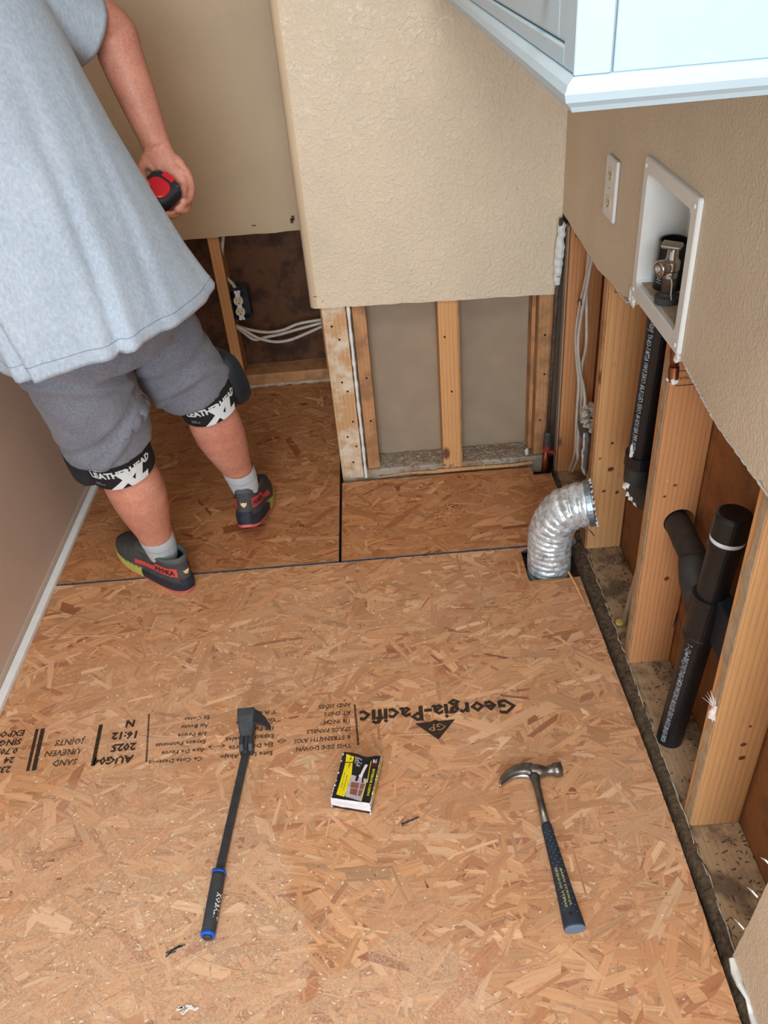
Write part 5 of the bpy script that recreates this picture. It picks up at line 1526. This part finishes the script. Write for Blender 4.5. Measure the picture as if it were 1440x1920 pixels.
# ---- knee pads
def band_text(bm, s, c, ax, n0, r, x_ang0, x_ang1, y0, cap, off=.03, sub=1, lsp=1, shear=0, taper=0):
    ax = ax.normalized(); n0 = (n0-ax*n0.dot(ax)).normalized(); s0 = ax.cross(n0)
    VF = text_mesh(s, 1, off, 1, 'LEFT', 1, sub, shear, lsp); xs = [v[0] for v in VF[0]]; xa, xb = min(xs), max(xs)
    def fn(x, y):
        th = radians(x_ang0+(x_ang1-x_ang0)*(x-xa)/(xb-xa)); h = y0+y*cap/.7
        return c+ax*h+(n0*cos(th)+s0*sin(th))*(r+taper*h+.0009)
    put_flat(bm, VF, fn)
def knee_pad(Kn, An, H, pf, view, rS, spin):
    ax = ((Kn-An).normalized()*.75+(H-Kn).normalized()*.25).normalized()
    c = Kn + Vector((0, 0, -.006))
    u = (view-ax*view.dot(ax)).normalized(); v = ax.cross(u)
    bm = B()
    hs = (-.040, -.038, -.02, 0, .02, .040, .044)
    loft(bm, [ell(c+ax*h, u, v, (rS+.05*h)*k, (rS+.05*h)*k, 44) for h, k in zip(hs, (.965, 1, 1, 1, 1, 1, .96))], False, False)
    kp = obj('knee_pad', bm, MAT['strap_black'], man, smooth=True, label='black elastic knee pad strap with white lettering')
    md = kp.modifiers.new('t', 'SOLIDIFY'); md.thickness = .004; md.offset = -1
    bm = B()
    band_text(bm, 'LEATHERHEAD', c, ax, view, rS, -60+spin, 54+spin, .000, .0175, .05, 1, 1, 0, .05)
    band_text(bm, 'XL', c, ax, view, rS, -34+spin, 40+spin, -.032, .038, .10, 2, 1, .35, .05)
    band_text(bm, 'size guide\nmade for work', c, ax, view, rS, -58+spin, -40+spin, -.018, .0034, .0, 1, 1, 0, .05)
    band_text(bm, 'kneepads', c, ax, view, rS, -58+spin, -34+spin, .023, .006, .03, 1, 1, 0, .05)
    obj('strap_print', bm, MAT['strap_white'], kp, label='white strap lettering', kind='stuff')
    pf = (pf-ax*pf.dot(ax)).normalized(); sd = ax.cross(pf)
    bm = B(); rgs = []
    for dpt, a, b in ((.040, .052, .060), (.052, .058, .072), (.072, .060, .076), (.088, .054, .070), (.098, .040, .056), (.101, .020, .034)):
        rgs.append(ell(c+pf*(dpt+(rS-.068)), sd, ax, a, b, 32, 3.2))
    loft(bm, rgs); obj('pad_shell', bm, MAT['pad_black'], kp, smooth=True)
    bm = B()
    for s in (-.03, 0, .03): tube(bm, [c+pf*(.0995-.01*abs(h)/.05+(rS-.068))+sd*s*.8+ax*h for h in (-.05, -.025, 0, .025, .05)], .0035, 6)
    obj('pad_ribs', bm, MAT['pad_black'], kp, smooth=True)
vw = Vector((.36, -.93, 0))
knee_pad(KL, AL, HL, Vector((-.90, .20, 0)), vw, .0780, 2)
knee_pad(KR, AR, HR, Vector((.72, .69, 0)), Vector((.24, -.97, 0)), .0740, 15)

# ---- socks and shoes
for An, Kn, fw in ((AL, KL, fL), (AR, KR, fR)):
    bm = B()
    ax = (Kn-An).normalized()
    P = [An+Vector((0, 0, -.035)), An+Vector((0, 0, -.015)), An+ax*.018, An+ax*.040, An+ax*.062, An+ax*.069]
    rr = []
    for i, (p, r) in enumerate(zip(P, (.030, .0365, .0405, .0415, .0430, .0424))):
        u = fw; v = UP.cross(u)
        rr.append([q + UP*(.010*((q-p).normalized().dot(-vw)) if i > 2 else 0) for q in ell(p, u, v, r*1.05, r, 30, 2, lambda t: 1+.012*sin(t*15))])
    loft(bm, rr, True, False); sk = obj('sock', bm, MAT['sock'], man, smooth=True)
    bm = B(); tube(bm, [q + (q-P[3]).normalized()*.0005 for q in rr[3]]+[rr[3][0]], .0007, 5, 0, False); obj('sock_rib', bm, MAT['tee_seam'], sk)

def shoe(heel, fw, lat, label, pitch=0.0):
    """heel: rear floor point; lat: +1 when the outer side is to the left of fw"""
    lf = UP.cross(fw)          # left of heading
    L = .302
    def wid(q):   # half width along the length
        xs = (0, .04, .12, .28, .45, .62, .74, .86, .95, 1.0); ys = (.0, .026, .040, .041, .041, .048, .052, .047, .031, 0.0)
        return float(np.interp(q, xs, ys))
    layers = [(0.0005, .012, .985, .94), (.008, .004, .992, 1.0), (.022, .000, 1.0, 1.04), (.034, .002, .995, 1.03), (.040, .008, .985, .96), (.055, .012, .965, .95), (.070, .016, .90, .93), (.084, .020, .76, .90), (.097, .018, .60, .88), (.106, .012, .50, .86)]
    zz = [l[0] for l in layers]
    def P(a, z, off=0.0):
        s0 = float(np.interp(z, zz, [l[1] for l in layers])); s1 = float(np.interp(z, zz, [l[2] for l in layers])); ws = float(np.interp(z, zz, [l[3] for l in layers]))
        q = (1-cos(a))/2
        # full foot width stays tied to position along the foot
        s = s0+(s1-s0)*q
        w = wid(min(1, max(0, .02+(s-s0)/max(1e-6, (1-s0))*1.0))) if q < .5 else wid(1-(1-q)*min(1, (s1-s0)*1.0)) 
        edge = min(1.0, sin(a)*2.2) if z > .05 else min(1.0, sin(a)*2.6)
        w2 = np.interp(min(s, .74), (0, .04, .12, .28, .45, .62, .74), (.030, .033, .040, .041, .041, .048, .052))*ws
        w = w2*abs(sin(a))**.55 if q < .9 else w2*abs(sin(a))**.62
        sg = 1 if a >= 0 else -1
        lip = .012*max(0, (z-.085)/.021)*(.5+.5*cos(a*1.0))**3 if z > .085 else 0
        rock = .012*max(0, (s-.78)/.22)**2 * (1 if z < .06 else .4) + .006*max(0, (.10-s)/.10)**2*(1 if z < .03 else .2)
        zz_ = z+lip+rock
        s_ = s*L; piv = .70*L
        if pitch and s_ < piv:      # heel lifted, toes still on the floor
            dd_ = piv-s_
            s_, zz_ = piv - dd_*cos(pitch) + zz_*sin(pitch)*min(1, dd_/.05), dd_*sin(pitch) + zz_*cos(pitch)
        p = heel + fw*s_ + lf*(sg*w) + UP*(zz_+ZF)
        if off:
            c = heel+fw*(s_ + (min(.8, max(.15, s))-s)*L)
            d = p-c; d.z = 0
            p = p + d.normalized()*off
        return p
    n = 56; AA = [-pi+2*pi*i/n for i in range(n)]
    t = B()
    loft(t, [[P(a, z) for a in AA] for z in zz[:2]]); 
    sh_ = obj('shoe', t, MAT['shoe_pink'], man, label=label)
    t = B(); rgs = [[P(a, z) for a in AA] for z in (.008, .014, .022, .028, .034, .039)]
    loft(t, rgs, False, False)
    for f in t.faces:
        c = f.calc_center_median(); s = (c-heel).dot(fw)/L
        f.material_index = 1 if s > .52 else 0
    obj('midsole', t, [MAT['shoe_mid'], MAT['shoe_lime']], sh_, smooth=True)
    t = B(); rgs = [[P(a, z) for a in AA] for z in (.036, .040, .047, .055, .062, .070, .077, .084, .090, .097)]
    loft(t, rgs, False, False); obj('upper', t, MAT['shoe_up'], sh_, smooth=True)
    t = B(); rgs = [[P(a, z, o) for a in AA] for z, o in ((.094, .0005), (.098, .002), (.103, .002), (.106, -.001), (.104, -.005), (.095, -.007))]
    loft(t, rgs, False, False); obj('collar', t, MAT['shoe_collar'], sh_, smooth=True)
    def patch(name, a0, a1, z0, z1, off, mat, nu=10, nv=4, sl=0):
        t = B(); g = [[t.verts.new(P(a0+(a1-a0)*i/nu, z0+(z1-z0)*j/nv+sl*i/nu, off)) for i in range(nu+1)] for j in range(nv+1)]
        for j in range(nv):
            for i in range(nu): t.faces.new((g[j][i], g[j][i+1], g[j+1][i+1], g[j+1][i]))
        return obj(name, t, mat, sh_, smooth=True)
    patch('side_panel', lat*.42, lat*1.22, .056, .083, .0014, MAT['shoe_red'])
    patch('side_panel', -lat*.42, -lat*1.15, .056, .083, .0014, MAT['shoe_red'])
    patch('side_stripe', lat*1.22, lat*1.75, .056, .072, .0012, MAT['shoe_red'], sl=-.008)
    patch('heel_guard', lat*.40, -lat*.40, .020, .048, .0016, MAT['shoe_mid'])
    t = B(); VF = text_mesh('HOKA', 1, .05, 1, 'LEFT', 1, 1); xs = [v[0] for v in VF[0]]; x0, x1 = min(xs), max(xs)
    aA, aB = (lat*1.16, lat*.52) if lat > 0 else (lat*.50, lat*1.14)
    put_flat(t, VF, lambda x, y: P(aA+(aB-aA)*(x-x0)/(x1-x0), .062+y/.7*.0145, .0022)); obj('side_lettering', t, MAT['shoe_mid'], sh_)
    t = B()
    em = [(-.6, 1), (-.35, .55), (0, .75), (.35, .55), (.6, 1), (.5, .1), (.2, -.45), (0, -.9), (-.2, -.45), (-.5, .1)]
    f = t.faces.new([t.verts.new((x, y, 0)) for x, y in em]); bmesh.ops.triangulate(t, faces=t.faces[:])
    for v in t.verts: v.co = P(v.co.x*.17, .069+v.co.y*.0085, .0026)
    obj('heel_emblem', t, MAT['shoe_tan'], sh_)
    t = B()
    for k in range(5):
        s = .40+.065*k; z = .107-.0085*k
        c = heel+fw*(s*L+(.02 if pitch else 0))+UP*(z+ZF-.004+max(0, .70-s)*L*sin(pitch))
        tube(t, [c-lf*.022-UP*.006, c+UP*.002, c+lf*.022-UP*.006], .0028, 6)
    c = heel+fw*(.39*L+(.02 if pitch else 0))+UP*(.108+ZF+.31*L*sin(pitch))
    for s in (-1, 1): tube(t, catmull([c, c+lf*s*.016+UP*.007+fw*.01, c+lf*s*.026+fw*.02, c+lf*s*.010+fw*.012, c], 4), .0022, 6); tube(t, catmull([c, c+lf*s*.010+fw*.03+UP*.002, c+lf*s*.018+fw*.045-UP*.004], 4), .002, 6)
    obj('laces', t, MAT['shoe_mid'], sh_, smooth=True, kind='stuff')
    t = B(); loft(t, [ell(heel+fw*(s*L+(.02 if pitch else 0))+UP*(z+ZF+max(0, .70-s)*L*sin(pitch)), lf, UP, a, b, 16) for s, z, a, b in ((.36, .105, .026, .010), (.45, .098, .027, .010), (.58, .082, .027, .012))]); obj('tongue', t, MAT['shoe_collar'], sh_, smooth=True)
shoe(AL - fL*.092 - UP*.100, fL, 1, 'dark grey running shoe with red panel, toe pointing left')
shoe(Vector((AR.x, AR.y, 0)) - fR*.096, fR, -1, 'dark grey running shoe seen from the heel, heel lifted', radians(19))

# ------------------------------------------------------------------ tape measure in the right hand
tm = thing('tape_measure', 'red and black tape measure held in the right hand', 'tape measure', tuple(hand(308, 357, .03)))
tc = hand(301, 358, .024); th_ = radians(38)
tu = r_*cos(th_)+d_*sin(th_); tv = -r_*sin(th_)+d_*cos(th_); tn = (-f_*.93 - d_*.25 + r_*.1).normalized()
tu = (tu-tn*tu.dot(tn)).normalized(); tv = tu.cross(tn)
def TQ(a, b, c): return tc+tu*a+tv*b+tn*c
def slab(bm, w, h, r, secs):
    loft(bm, [[TQ(a*k, b*k, z) for a, b in rrect(-w, w, -h, h, r, 7)] for z, k in secs])
bm = B(); slab(bm, .037, .034, .016, ((-.017, .86), (-.014, .97), (-.009, 1), (.009, 1), (.014, .97), (.0165, .88))); obj('case', bm, MAT['tape_black'], tm, smooth=True)
bm = B()
loft(bm, [[TQ(a*k, .006+b*k, z) for a, b in rrect(-.027, .027, -.024, .024, .021, 7)] for z, k in ((.014, 1), (.0180, 1), (.0200, .93), (.0205, .8))]); obj('red_disc', bm, MAT['tape_red'], tm, smooth=True)
bm = B(); box(bm, (-.015, -.0358, -.0105), (.014, -.0235, .0178), .0012, 2)
for v in bm.verts: v.co = TQ(*v.co)
obj('red_band', bm, MAT['tape_red'], tm)
bm = B()
for a, b in ((-.029, -.025), (.029, -.024), (.028, .024), (-.028, .024)): cyl(bm, TQ(a, b, .0145), TQ(a, b, .0172), .0032, 10)
obj('case_screw', bm, MAT['vent_dark'], tm, kind='stuff')
